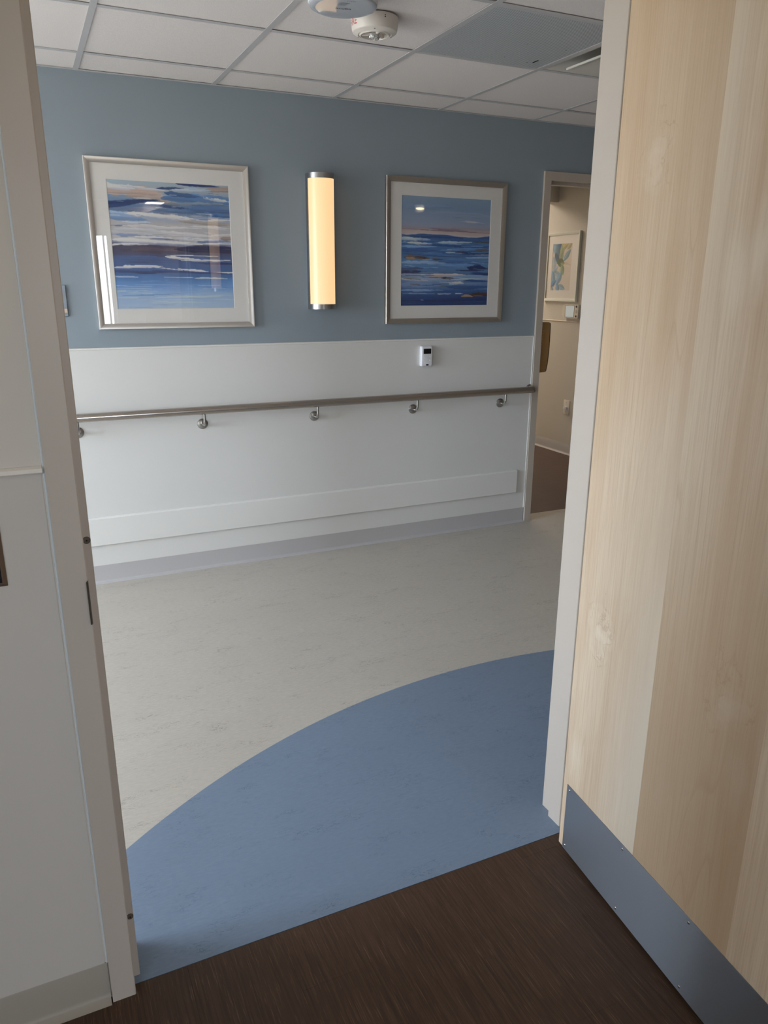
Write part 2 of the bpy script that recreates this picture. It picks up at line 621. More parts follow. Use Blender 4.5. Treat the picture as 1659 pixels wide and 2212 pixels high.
# field of beige sheet around the inlay: strip built between the arc and the far side
arcp = pts
top = [bm_pt for bm_pt in arcp]
fl_pts = [(xs0, yb), (xs0, 1.436)] + arcp + [(xs1, 1.436), (xs1, yb)]
A = [b.verts.new((x, y, 0.0)) for x, y in fl_pts]
fc = b.faces.new(A)
bmesh.ops.triangulate(b, faces=[fc])
bmesh.ops.recalc_face_normals(b, faces=b.faces)
for f in b.faces:
    if f.normal.z < 0:
        f.normal_flip()
obj('linoleum_field', b, lino_beige, floor, label='beige marbled sheet floor')


def planks(m, x0, x1, y0, y1, along, w, ln, px, py):
    """loose-laid planks over a rectangle"""
    mesh = {}
    rnd = random.Random(3)
    i0 = math.floor(((x0 if along == 'y' else y0)-px)/w)
    i1 = math.ceil(((x1 if along == 'y' else y1)-px)/w)
    for i in range(i0, i1):
        a0_, a1_ = px+i*w, px+(i+1)*w
        lo, hi = (x0, x1) if along == 'y' else (y0, y1)
        a0_, a1_ = max(a0_, lo), min(a1_, hi)
        off = py+(0 if i == i0+math.floor((0.5-px)/w)-i0 else ((i*0.37) % 1)*ln)
        s0, s1 = (y0, y1) if along == 'y' else (x0, x1)
        t = off-math.ceil((off-s0)/ln)*ln
        while t < s1:
            c0, c1 = max(t, s0), min(t+ln, s1)
            t += ln
            if c1-c0 < 0.01 or a1_-a0_ < 0.01:
                continue
            g = 0.0001
            key = (round(a1_-a0_, 4), round(c1-c0, 4))
            if key not in mesh:
                bm = BM()
                hw, hl = key[0]/2-g, key[1]/2-g
                if along == 'x':
                    hw, hl = hl, hw
                box(bm, -hw, hw, -hl, hl, -0.004, 0.0, 0.0003, 1)
                me = bpy.data.meshes.new('floor_plank')
                bm.to_mesh(me); bm.free()
                me.materials.append(m)
                mesh[key] = me
            o = bpy.data.objects.new('floor_plank', mesh[key])
            ca, cc = (a0_+a1_)/2, (c0+c1)/2
            o.location = (ca, cc, 0) if along == 'y' else (cc, ca, 0)
            COL.objects.link(o)
            o.parent = floor


planks(plank_mat, R0X, R0B, BACK, 1.434, 'y', 0.2235, 1.22, 0.393, 1.260)
planks(plank2_mat, 2.88, X2, 4.100, 6.6, 'x', 0.2235, 1.22, 4.100, 0.3)

# ---------------------------------------------------------------- structure: walls
# near wall (between patient room and corridor), with the door opening
b = BM()
box(b, CEND, OX0-0.03, YR, YC, 0, 2.75)
box(b, OX1+0.03, 9.0, YR, YC, 0, 2.75)
box(b, OX0-0.03, OX1+0.03, YR, YC, OZ+0.03, 2.75)
wall_near = struct('wall_near', b, room_paint)
# far corridor wall with the far door opening
b = BM()
box(b, CEND, FX0-0.03, D, D2, 0, 2.75)
box(b, FX1+0.03, 9.0, D, D2, 0, 2.75)
box(b, FX0-0.03, FX1+0.03, D, D2, FZ+0.03, 2.75)
wall_far = struct('wall_far', b, blue_paint)
b = BM(); box(b, CEND, 2.884, D-0.004, D, 0.098, 1.205)
obj('wainscot_sheet', b, vinyl_sheet, wall_far, label='white vinyl sheet on the lower wall')
b = BM()
prism(b, [(D, 1.203), (D-0.006, 1.203), (D-0.008, 1.206), (D-0.007, 1.212), (D-0.003, 1.2145), (D, 1.2145)], 'x', CEND, 2.884)
obj('wainscot_cap', b, vinyl_trim, wall_far)
b = BM(); box(b, 2.878, 2.884, D-0.008, D, 0.098, 1.214)
obj('wainscot_end_trim', b, vinyl_trim, wall_far)


def cove(bm, x0, x1, y, sgn, h=0.100, axis='x'):
    pr = [(0, 0), (0.022, 0), (0.022, 0.002), (0.0072, 0.0085), (0.0040, 0.0125), (0.0032, 0.02), (0.003, h-0.002), (0.002, h), (0, h)]
    prism(bm, [(y+sgn*p, z) for p, z in pr], axis, x0, x1)


b = BM(); cove(b, CEND, 2.880, D, -1)
obj('baseboard_far', b, cove_grey, kind='structure', smooth=18)
b = BM(); cove(b, R0X, OX0-0.052, YR, -1)
struct('baseboard_near', b, cove_taupe)

# near-left wall protection sheet, cap and caulked edge
b = BM(); box(b, R0X, OX0-0.056, YR-0.002, YR, 0.098, 1.200)
obj('wainscot_sheet', b, mat('off white wall sheet', (199, 191, 182), 0.45, spec=0.35), wall_near)
b = BM()
prism(b, [(YR, 1.198), (YR-0.006, 1.198), (YR-0.009, 1.201), (YR-0.0085, 1.208), (YR-0.003, 1.212), (YR, 1.212)], 'x', R0X, OX0-0.053)
obj('wainscot_cap', b, mat('cream trim', (226, 216, 204), 0.35), wall_near)
b = BM()
prism(b, [(OX0-0.049, YR), (OX0-0.0480, YR-0.004), (OX0-0.0525, YR-0.0025), (OX0-0.0535, YR)], 'z', 0.1, 2.2)
obj('caulk_bead', b, mat('white caulk', (226, 228, 226), 0.4), wall_near)

# corridor ends and room shells
b = BM(); box(b, 9.0, 9.15, YR, D2, 0, 2.75)
struct('wall_right', b, cream_paint)
b = BM()
box(b, CEND-0.15, CEND, YR, CW[0], 0, 2.75); box(b, CEND-0.15, CEND, CW[1], D2, 0, 2.75)
box(b, CEND-0.15, CEND, CW[0], CW[1], 0, CW[2]); box(b, CEND-0.15, CEND, CW[0], CW[1], CW[3], 2.75)
struct('wall_left', b, cream_paint)
b = BM()
box(b, R0X-0.12, R0X, BACK, LW[0], 0, 2.75); box(b, R0X-0.12, R0X, LW[1], YR, 0, 2.75)
box(b, R0X-0.12, R0X, LW[0], LW[1], 0, LW[2]); box(b, R0X-0.12, R0X, LW[0], LW[1], LW[3], 2.75)
struct('wall_left.001', b, room_paint)
b = BM(); box(b, R0B, R0B+0.12, BACK, YR, 0, 2.75)
struct('wall_right.001', b, room_paint)
b = BM()
box(b, R0X, RW[0], BACK-0.15, BACK, 0, 2.75); box(b, RW[1], R0B, BACK-0.15, BACK, 0, 2.75)
box(b, RW[0], RW[1], BACK-0.15, BACK, 0, RW[2]); box(b, RW[0], RW[1], BACK-0.15, BACK, RW[3], 2.75)
struct('wall_back', b, room_paint)
# far room
b = BM(); box(b, X2, X2+0.12, D2, 9.0, 0, 2.75)
wall_room = struct('wall_right.002', b, cream2)
b = BM(); box(b, 2.76, 2.90, D2, 9.0, 0, 2.75)
struct('wall_left.002', b, cream2)
b = BM(); box(b, 2.76, X2+0.12, 9.0, 9.12, 0, 2.75)
struct('wall_far.001', b, cream2)
b = BM(); box(b, 2.90, X2, 5.92, 6.05, 2.222, 2.60)
struct('trim_1', b, cream2, label='dropped header in the far room')
b = BM(); box(b, X2-0.003, X2, D2, 9.0, 0.098, 1.196)
obj('wainscot_sheet', b, mat('cream wall sheet', (210, 205, 195), 0.45, spec=0.35), wall_room)
b = BM(); box(b, X2-0.008, X2, D2, 9.0, 1.196, 1.206, 0.002, 1)
obj('wainscot_cap', b, mat('cream trim strip', (216, 206, 190), 0.4), wall_room)
b = BM(); cove(b, D2, 9.0, X2, -1, axis='y')
struct('baseboard_right', b, cove_grey)
# ceilings
b = BM(); box(b, R0X-0.12, R0B+0.12, BACK-0.15, YR, 2.60, 2.75)
struct('ceiling.001', b, plaster)
b = BM(); box(b, 2.76, X2+0.12, D2, 9.12, 2.60, 2.75)
struct('ceiling.002', b, plaster)
b = BM(); box(b, CEND-0.15, 9.15, YC-0.1, D2, 2.75, 2.85)
ceiling = struct('ceiling', b, plaster)

# suspended ceiling of the corridor
GX, T = 0.3410, 0.6096
rows = [D, 3.6906, 3.0810, 2.4714, 1.8618, YC]
cols = [GX+T*k for k in range(-6, 15)]
GR = (GX+2*T, GX+3*T, 2.4714, 3.0810)     # return grille cell
PL = (GX+3*T, GX+4*T, 2.4714, 3.0810)     # supply diffuser cell
tm = {}
rnd = random.Random(5)
for i in range(len(cols)-1):
    for j in range(5):
        x0, x1, y1, y0 = cols[i], cols[i+1], rows[j], rows[j+1]
        if j == 2 and (abs(x0-GR[0]) < 0.01 or abs(x0-PL[0]) < 0.01):
            continue
        key = (round(y1-y0, 3))
        if key not in tm:
            bm = BM(); box(bm, -T/2+0.003, T/2-0.003, -(y1-y0)/2+0.003, (y1-y0)/2-0.003, 0, 0.016, 0.0012, 1)
            me = bpy.data.meshes.new('ceiling_tile'); bm.to_mesh(me); bm.free(); me.materials.append(tile_mat); tm[key] = me
        o = bpy.data.objects.new('ceiling_tile', tm[key])
        o.location = ((x0+x1)/2, (y0+y1)/2, HC+0.0022+rnd.uniform(0, 0.0016))
        COL.objects.link(o); o.parent = ceiling


def tee(name, x0, x1, y0, y1):
    bm = BM(); box(bm, x0, x1, y0, y1, HC-0.0008, HC+0.0012, 0.0004, 1)
    if x1-x0 > y1-y0:
        yc_ = (y0+y1)/2; box(bm, x0, x1, yc_-0.0015, yc_+0.0015, HC+0.001, HC+0.035)
    else:
        xc_ = (x0+x1)/2; box(bm, xc_-0.0015, xc_+0.0015, y0, y1, HC+0.001, HC+0.035)
    return obj(name, bm, tee_mat, ceiling)


for x in cols[1:-1]:
    tee('main_tee', x-0.012, x+0.012, YC, D)
for y in rows[1:-1]:
    for i in range(len(cols)-1):
        tee('cross_tee', cols[i]+0.0121, cols[i+1]-0.0121, y-0.012, y+0.012)
b = BM(); prism(b, [(D, HC-0.001), (D-0.019, HC-0.001), (D-0.019, HC+0.0008), (D-0.0015, HC+0.0008), (D-0.0015, HC+0.02), (D, HC+0.02)], 'x', CEND, 9.0)
obj('wall_angle', b, tee_mat, ceiling)
b = BM(); box(b, CEND, 9.0, YC, YC+0.019, HC-0.001, HC+0.0008)
obj('wall_angle', b, tee_mat, ceiling)


# ---------------------------------------------------------------- door frames (hollow metal, double rabbet)
def door_frame(name, x0, x1, z, yf, yb_, face=0.049, rabbet=0.049, stop=0.052):
    """x0,x1 clear opening between rabbets, yf/yb_ the two faces"""
    root = empty(name, (x0, yf, 0), 'structure')
    sp = 0.0148

    def jamb(xi, sg):
        # xi = rabbet face, sg = +1 when the frame body lies to the left of the opening
        o = xi-sg*face
        pr = [(o, yf), (xi-sg*0.002, yf), (xi, yf+0.002), (xi, yf+rabbet), (xi+sg*(sp-0.0015), yf+rabbet), (xi+sg*sp, yf+rabbet+0.0015),
              (xi+sg*sp, yf+rabbet+stop), (xi, yf+rabbet+stop), (xi, yb_), (o, yb_), (o, yb_-0.016), (o+sg*0.02, yb_-0.016), (o+sg*0.02, yf+0.016), (o, yf+0.016)]
        bm = BM(); prism(bm, pr, 'z', 0, z)
        return obj('jamb', bm, frame_paint, root)
    L = jamb(x0, 1)
    jamb(x1, -1)
    pr = [(yf, z+face), (yf, z), (yf+rabbet, z), (yf+rabbet, z-sp), (yf+rabbet+stop, z-sp), (yf+rabbet+stop, z), (yb_, z), (yb_, z+face),
          (yb_-0.016, z+face), (yb_-0.016, z+face-0.02), (yf+0.016, z+face-0.02), (yf+0.016, z+face)]
    bm = BM(); prism(bm, pr, 'x', x0-face, x1+face)
    obj('frame_head', bm, frame_paint, root)
    return root, L


nf, nfL = door_frame('trim_2', OX0, OX1, OZ, 1.408, 1.557)
ff, ffL = door_frame('trim_3', FX0, FX1, FZ, D-0.015, D2+0.015)
# silencers on the near frame's left stop, and the strike lip
for z in (1.054, 0.169):
    bm = BM()
    lathe(bm, [(0, -0.0025), (0.0035, -0.0025), (0.0068, -0.0016), (0.0072, 0.0), (0.0072, 0.001), (0, 0.001)], (0.0605, 1.4565, z), 20, 'y')
    s = obj('silencer', bm, dark_rubber, nf, label='round grey rubber bumper')
    bm = BM(); lathe(bm, [(0, -0.0029), (0.0016, -0.0029), (0.0016, -0.0022), (0, -0.0022)], (0.0605, 1.4565, z), 10, 'y')
    obj('silencer_hole', bm, black_hole, nf)
bm = BM()
prof = [(0.0535, 1.44), (0.0535, 1.41), (0.0525, 1.4045), (0.0500, 1.4012), (0.0492, 1.4022), (0.0506, 1.4056), (0.0510, 1.4082), (0.0510, 1.44)]
prism(bm, prof, 'z', 0.905, 0.991)
obj('strike_lip', bm, mat('dull bronze strike', (104, 94, 80), 0.35, 0.9), nf, label='dull metal strike plate lip')

# ---------------------------------------------------------------- door leaf (structure), open into the room
door = empty('door_1', (1.2015, 1.3960, 0.0), 'structure')
door.rotation_euler = (0, 0, math.atan2(-0.99472, -0.10260))
# local x runs along the leaf away from the hinge, local -y... the push face is the plane y = 0, body on +y
ang = door.rotation_euler.z
DW, DH, DT = 1.205, 2.118, 0.045
bm = BM(); box(bm, 0.0, DW, 0.0, DT, 0.012, DH, 0.0012, 1)
leaf = obj('door_leaf', bm, maple, door, local=True, label='pale maple veneer door leaf')
bm = BM(); box(bm, -0.0008, 0.0, 0.001, DT-0.001, 0.013, DH-0.001)
obj('edge_band', bm, edge_maple, leaf, local=True)
bm = BM(); box(bm, 0.0195, DW-0.0195, -0.0013, 0.0, 0.0125, 0.2165, 0.0003, 1)
kick = obj('kick_plate', bm, kick_steel, door, local=True, label='satin stainless steel kick plate')
sc_mesh = None
for k in range(6):
    xx = 0.0325+k*0.2335 if k < 5 else DW-0.0325
    for zz in (0.2045, 0.0265):
        if sc_mesh is None:
            bm = BM(); lathe(bm, [(0, -0.0019), (0.0022, -0.0016), (0.0036, -0.0004), (0.0038, 0.0002), (0, 0.0002)], (0, 0, 0), 14, 'y')
            sc_mesh = obj('screw', bm, steel, kick, local=True)
            o = sc_mesh
        else:
            o = sc_mesh.copy(); COL.objects.link(o); o.parent = kick
        o.location = (xx, -0.0013, zz)
for z in (0.28, 1.06, 1.86):
    bm = BM(); lathe(bm, [(0, -0.057), (0.0065, -0.057), (0.0075, -0.055), (0.0075, 0.055), (0.0065, 0.057), (0, 0.057)], (0.008, DT+0.008, z), 14)
    box(bm, 0.0, 0.03, DT, DT+0.002, z-0.055, z+0.055)
    obj('hinge', bm, steel, door, local=True)
bm = BM()
lathe(bm, [(0, DT), (0.027, DT), (0.027, DT+0.008), (0.01, DT+0.01), (0.01, DT+0.045), (0, DT+0.045)], (DW-0.07, 0, 0.96), 24, 'y')
box(bm, DW-0.19, DW-0.06, DT+0.038, DT+0.052, 0.951, 0.969, 0.004, 2)
obj('lever_handle', bm, steel, door, local=True)


# ---------------------------------------------------------------- windows (seen only as daylight and in reflections)
def window(name, axis, a0_, a1_, z0, z1, p, th, mull):
    root = empty(name, (0, 0, 0), 'structure')
    wf = mat('white window frame', (220, 220, 218), 0.4)
    bars = [(a0_, a0_+0.05, z0, z1), (a1_-0.05, a1_, z0, z1), (a0_+0.05, a1_-0.05, z0, z0+0.05), (a0_+0.05, a1_-0.05, z1-0.05, z1)]
    bars += [(m_-0.012, m_+0.012, z0+0.05, z1-0.05) for m_ in mull]
    bm = BM()
    for (u0, u1, w0, w1) in bars:
        if axis == 'x':
            box(bm, u0, u1, p-0.03, p+0.03, w0, w1)
        else:
            box(bm, p-0.03, p+0.03, u0, u1, w0, w1)
    obj('window_frame', bm, wf, root)
    ed = [a0_+0.05]+[m_ for m_ in mull]+[a1_-0.05]
    for k in range(len(ed)-1):
        bm = BM()
        if axis == 'x':
            box(bm, ed[k]+0.012, ed[k+1]-0.012, p-0.003, p+0.003, z0+0.05, z1-0.05)
        else:
            box(bm, p-0.003, p+0.003, ed[k]+0.012, ed[k+1]-0.012, z0+0.05, z1-0.05)
        obj('pane', bm, pane_mat, root)
    return root


window('window_1', 'x', RW[0], RW[1], RW[2], RW[3], BACK-0.07, 0.06, [1.175])
window('window_3', 'y', LW[0], LW[1], LW[2], LW[3], R0X-0.06, 0.06, [-2.05])
window('window_2', 'y', CW[0], CW[1], CW[2], CW[3], CEND-0.07, 0.06, [2.43, 3.12])


# ---------------------------------------------------------------- printed pictures: painted stroke by stroke with numpy
def vnoise(u, v, seed):
    rs = np.random.RandomState(seed)
    tab = rs.rand(257, 257)
    iu, iv = np.floor(u).astype(int), np.floor(v).astype(int)
    fu, fv = u-iu, v-iv
    fu, fv = fu*fu*(3-2*fu), fv*fv*(3-2*fv)
    g = lambda a, c: tab[a % 257, c % 257]
    return (g(iu, iv)*(1-fu)+g(iu+1, iv)*fu)*(1-fv)+(g(iu, iv+1)*(1-fu)+g(iu+1, iv+1)*fu)*fv


def fbm(u, v, seed, oc=4):
    s = 0; a = 0.5; t = 0
    for k in range(oc):
        s = s+a*vnoise(u*2**k, v*2**k, seed+k*13); t += a; a *= 0.55
    return s/t


def sstep(a, c, x):
    t = np.clip((x-a)/(c-a), 0, 1)
    return t*t*(3-2*t)


class Canvas:
    def __init__(s, nx, ny, seed):
        s.u, s.v = np.meshgrid((np.arange(nx)+0.5)/nx, (np.arange(ny)+0.5)/ny)
        s.c = np.zeros((ny, nx, 3)); s.k = seed

    def grad(s, stops):
        vs = [p for p, _ in stops]
        n1 = (fbm(s.u*4, s.v*26, s.k)-0.5)*0.05
        for ch in range(3):
            s.c[..., ch] = np.interp(np.clip(s.v+n1, 0, 1), vs, [c[ch] for _, c in stops])

    def stroke(s, u0, u1, v0, v1, th, col, rag=0.8, al=1.0, wav=0.3, jag=60):
        s.k += 7
        t = (s.u-u0)/(u1-u0)
        cen = v0+(v1-v0)*t+(fbm(s.u*5, s.u*0+0.3, s.k, 3)-0.5)*2.4*wav*max(th, 0.012)
        ends = np.clip(t/0.22, 0, 1)*np.clip((1-t)/0.3, 0, 1)
        top = th*(0.35+1.0*fbm(s.u*7+3, s.u*0+5.1, s.k+1))*ends**0.5
        bot = th*(0.35+1.0*fbm(s.u*7, s.u*0+9.7, s.k+4))*ends**0.5
        q = s.v-cen
        d = np.where(q < 0, -q/np.maximum(top, 1e-4), q/np.maximum(bot, 1e-4))
        # bristle strands run along the stroke and break it up towards its ends and lower edge
        strand = fbm(s.u*4, (s.v-(v1-v0)*t)*150, s.k+2, 3)-0.5
        fine = fbm(s.u*26, s.v*jag, s.k+5, 3)-0.5
        e = d+rag*(0.9*strand*(1.2+0.6*(q > 0))+0.9*fine)+0.35*(1-ends)
        m = (1-sstep(0.72, 1.05, e))*al*((t > 0) & (t < 1))
        var = 1+0.30*strand+0.10*np.clip(-q/max(th, 1e-4), -1, 1)
        for ch in range(3):
            s.c[..., ch] = s.c[..., ch]*(1-m)+np.clip(col[ch]*var, 0, 255)*m

    def scatter(s, n, u0, u1, v0, v1, cols, lmin, lmax, tmin, tmax, al=0.8, rag=0.9):
        rs = random.Random(s.k)
        for _ in range(n):
            c = rs.choice(cols); uu = rs.uniform(u0, u1); vv = rs.uniform(v0, v1); L = rs.uniform(lmin, lmax)
            sl = rs.uniform(-0.01, 0.012)
            s.stroke(uu-L/2, uu+L/2, vv, vv+sl, rs.uniform(tmin, tmax), c, rag, al*rs.uniform(0.6, 1))

    def leaf(s, cx, cy, L, W, deg, col, al=0.8, asp=1.0):
        s.k += 5
        a = math.radians(deg)
        x = (s.u-cx)*asp; y = s.v-cy
        p = x*math.cos(a)+y*math.sin(a); q = -x*math.sin(a)+y*math.cos(a)
        w = W*np.clip(1-(p/L)**2, 0, 1)
        d = np.abs(q)/np.maximum(w, 1e-4)+0.25*(fbm(s.u*18, s.v*18, s.k)-0.5)
        m = (1-sstep(0.85, 1.0, d))*(np.abs(p) < L)*al
        var = 0.82+0.4*fbm(s.u*7, s.v*7, s.k+1)+0.12*np.sign(q)
        for ch in range(3):
            s.c[..., ch] = s.c[..., ch]*(1-m)+np.clip(col[ch]*var, 0, 255)*m


def sea_one():
    k = Canvas(230, 230, 11)
    k.grad([(0, (158, 180, 196)), (0.05, (165, 175, 185)), (0.09, (150, 165, 185)), (0.15, (110, 140, 175)), (0.22, (95, 115, 150)), (0.27, (150, 165, 190)),
            (0.32, (178, 176, 180)), (0.44, (185, 184, 188)), (0.48, (150, 158, 180)), (0.5, (76, 74, 100)), (0.56, (72, 78, 110)), (0.6, (74, 100, 146)), (0.66, (72, 100, 150)),
            (0.72, (70, 108, 160)), (0.76, (88, 130, 184)), (0.82, (112, 152, 204)), (0.88, (150, 178, 212)), (1, (166, 186, 210))])
    st = k.stroke
    st(-0.05, 0.45, 0.085, 0.09, 0.05, (184, 164, 156)); st(0.25, 0.55, 0.13, 0.15, 0.03, (176, 162, 156))
    st(0.8, 1.1, 0.04, 0.03, 0.03, (168, 152, 146)); st(-0.1, 0.3, 0.05, 0.05, 0.022, (216, 216, 226)); st(0.1, 0.5, 0.045, 0.07, 0.01, (206, 206, 214))
    st(0.55, 0.92, 0.008, 0.016, 0.016, (28, 56, 116)); st(0.39, 0.62, 0.055, 0.04, 0.014, (44, 74, 124))
    st(0.42, 1.05, 0.12, 0.14, 0.055, (92, 130, 178)); st(0.45, 0.75, 0.085, 0.1, 0.02, (70, 104, 152)); st(0.5, 0.8, 0.06, 0.05, 0.012, (196, 206, 222))
    st(0.62, 0.85, 0.04, 0.05, 0.008, (176, 196, 220)); st(0.75, 1.0, 0.1, 0.13, 0.016, (196, 206, 222), 1.4)
    st(-0.1, 0.42, 0.185, 0.14, 0.022, (34, 62, 112)); st(-0.05, 0.24, 0.21, 0.17, 0.018, (40, 66, 116)); st(0.12, 0.5, 0.205, 0.19, 0.02, (92, 122, 164))
    st(0.3, 0.8, 0.21, 0.22, 0.03, (88, 120, 162)); st(0.4, 0.65, 0.185, 0.195, 0.012, (54, 84, 134)); st(0.45, 0.95, 0.165, 0.15, 0.018, (126, 142, 160)); st(0.6, 1.05, 0.2, 0.2, 0.025, (80, 112, 158))
    st(0.7, 1.05, 0.235, 0.25, 0.02, (78, 116, 164)); st(0.15, 0.6, 0.235, 0.27, 0.02, (70, 86, 124)); st(-0.05, 0.25, 0.25, 0.255, 0.025, (150, 176, 208)); st(0.0, 0.3, 0.29, 0.295, 0.025, (120, 152, 194))
    st(0.12, 0.5, 0.25, 0.265, 0.02, (208, 210, 218)); st(0.4, 0.72, 0.255, 0.28, 0.022, (212, 212, 218)); st(0.1, 0.35, 0.315, 0.32, 0.012, (190, 200, 214)); st(0.0, 0.32, 0.345, 0.34, 0.008, (108, 130, 166))
    st(0.1, 0.75, 0.345, 0.35, 0.016, (206, 204, 208)); st(0.55, 1.05, 0.29, 0.31, 0.02, (172, 166, 164)); st(0.7, 1.05, 0.285, 0.275, 0.012, (206, 208, 216)); st(0.6, 1.0, 0.335, 0.34, 0.012, (200, 200, 206))
    st(-0.05, 0.5, 0.385, 0.39, 0.03, (188, 190, 196)); st(0.0, 0.45, 0.415, 0.425, 0.014, (128, 144, 180)); st(0.4, 0.85, 0.395, 0.41, 0.02, (202, 200, 206)); st(0.5, 0.95, 0.43, 0.445, 0.02, (196, 196, 202))
    st(0.18, 0.5, 0.425, 0.43, 0.011, (220, 218, 224)); st(-0.05, 0.45, 0.45, 0.46, 0.018, (214, 212, 218)); st(0.3, 0.75, 0.455, 0.475, 0.016, (212, 210, 214)); st(0.3, 0.55, 0.44, 0.445, 0.006, (112, 124, 156))
    st(0.9, 1.06, 0.42, 0.42, 0.02, (160, 144, 136)); st(0.82, 1.02, 0.4, 0.39, 0.012, (216, 214, 220)); st(0.7, 1.0, 0.455, 0.45, 0.015, (110, 130, 172)); st(0.7, 1.05, 0.475, 0.46, 0.008, (214, 214, 220))
    st(-0.05, 0.3, 0.492, 0.485, 0.012, (196, 196, 206)); st(-0.05, 0.55, 0.515, 0.51, 0.03, (70, 68, 96)); st(0.15, 0.6, 0.53, 0.53, 0.03, (84, 78, 98)); st(0.5, 1.1, 0.515, 0.52, 0.03, (44, 50, 88)); st(0.55, 1.05, 0.5, 0.5, 0.016, (38, 46, 86))
    st(-0.05, 1.05, 0.6, 0.61, 0.035, (74, 98, 146)); st(0.4, 0.98, 0.565, 0.57, 0.004, (200, 206, 220)); st(0.42, 0.72, 0.578, 0.595, 0.014, (214, 214, 222), 1.1); st(0.55, 1.0, 0.605, 0.6, 0.008, (206, 210, 220), 1.1)
    st(0.7, 1.05, 0.625, 0.63, 0.01, (48, 62, 106)); st(0.0, 0.4, 0.668, 0.655, 0.014, (214, 214, 224), 1.1); st(0.25, 0.6, 0.655, 0.69, 0.005, (196, 204, 220)); st(0.52, 0.8, 0.672, 0.7, 0.012, (214, 214, 222), 1.1); st(0.75, 1.05, 0.7, 0.7, 0.006, (206, 210, 220))
    st(-0.05, 0.45, 0.7, 0.7, 0.016, (66, 84, 130)); st(0.3, 1.05, 0.69, 0.715, 0.012, (58, 80, 130)); st(-0.05, 0.2, 0.735, 0.74, 0.008, (160, 182, 214)); st(0.4, 0.7, 0.74, 0.745, 0.006, (170, 190, 218)); st(0.65, 0.95, 0.75, 0.75, 0.008, (186, 202, 224))
    k.scatter(26, 0, 1, 0.77, 0.9, [(134, 168, 212), (176, 198, 224), (100, 140, 192)], 0.2, 0.6, 0.002, 0.005)
    k.scatter(14, 0, 1, 0.9, 1, [(172, 192, 216), (158, 178, 206), (186, 200, 218)], 0.2, 0.6, 0.003, 0.012)
    k.scatter(30, 0, 1, 0.1, 0.48, [(206, 210, 218), (120, 146, 184), (172, 176, 184)], 0.06, 0.22, 0.002, 0.006)
    return k.c


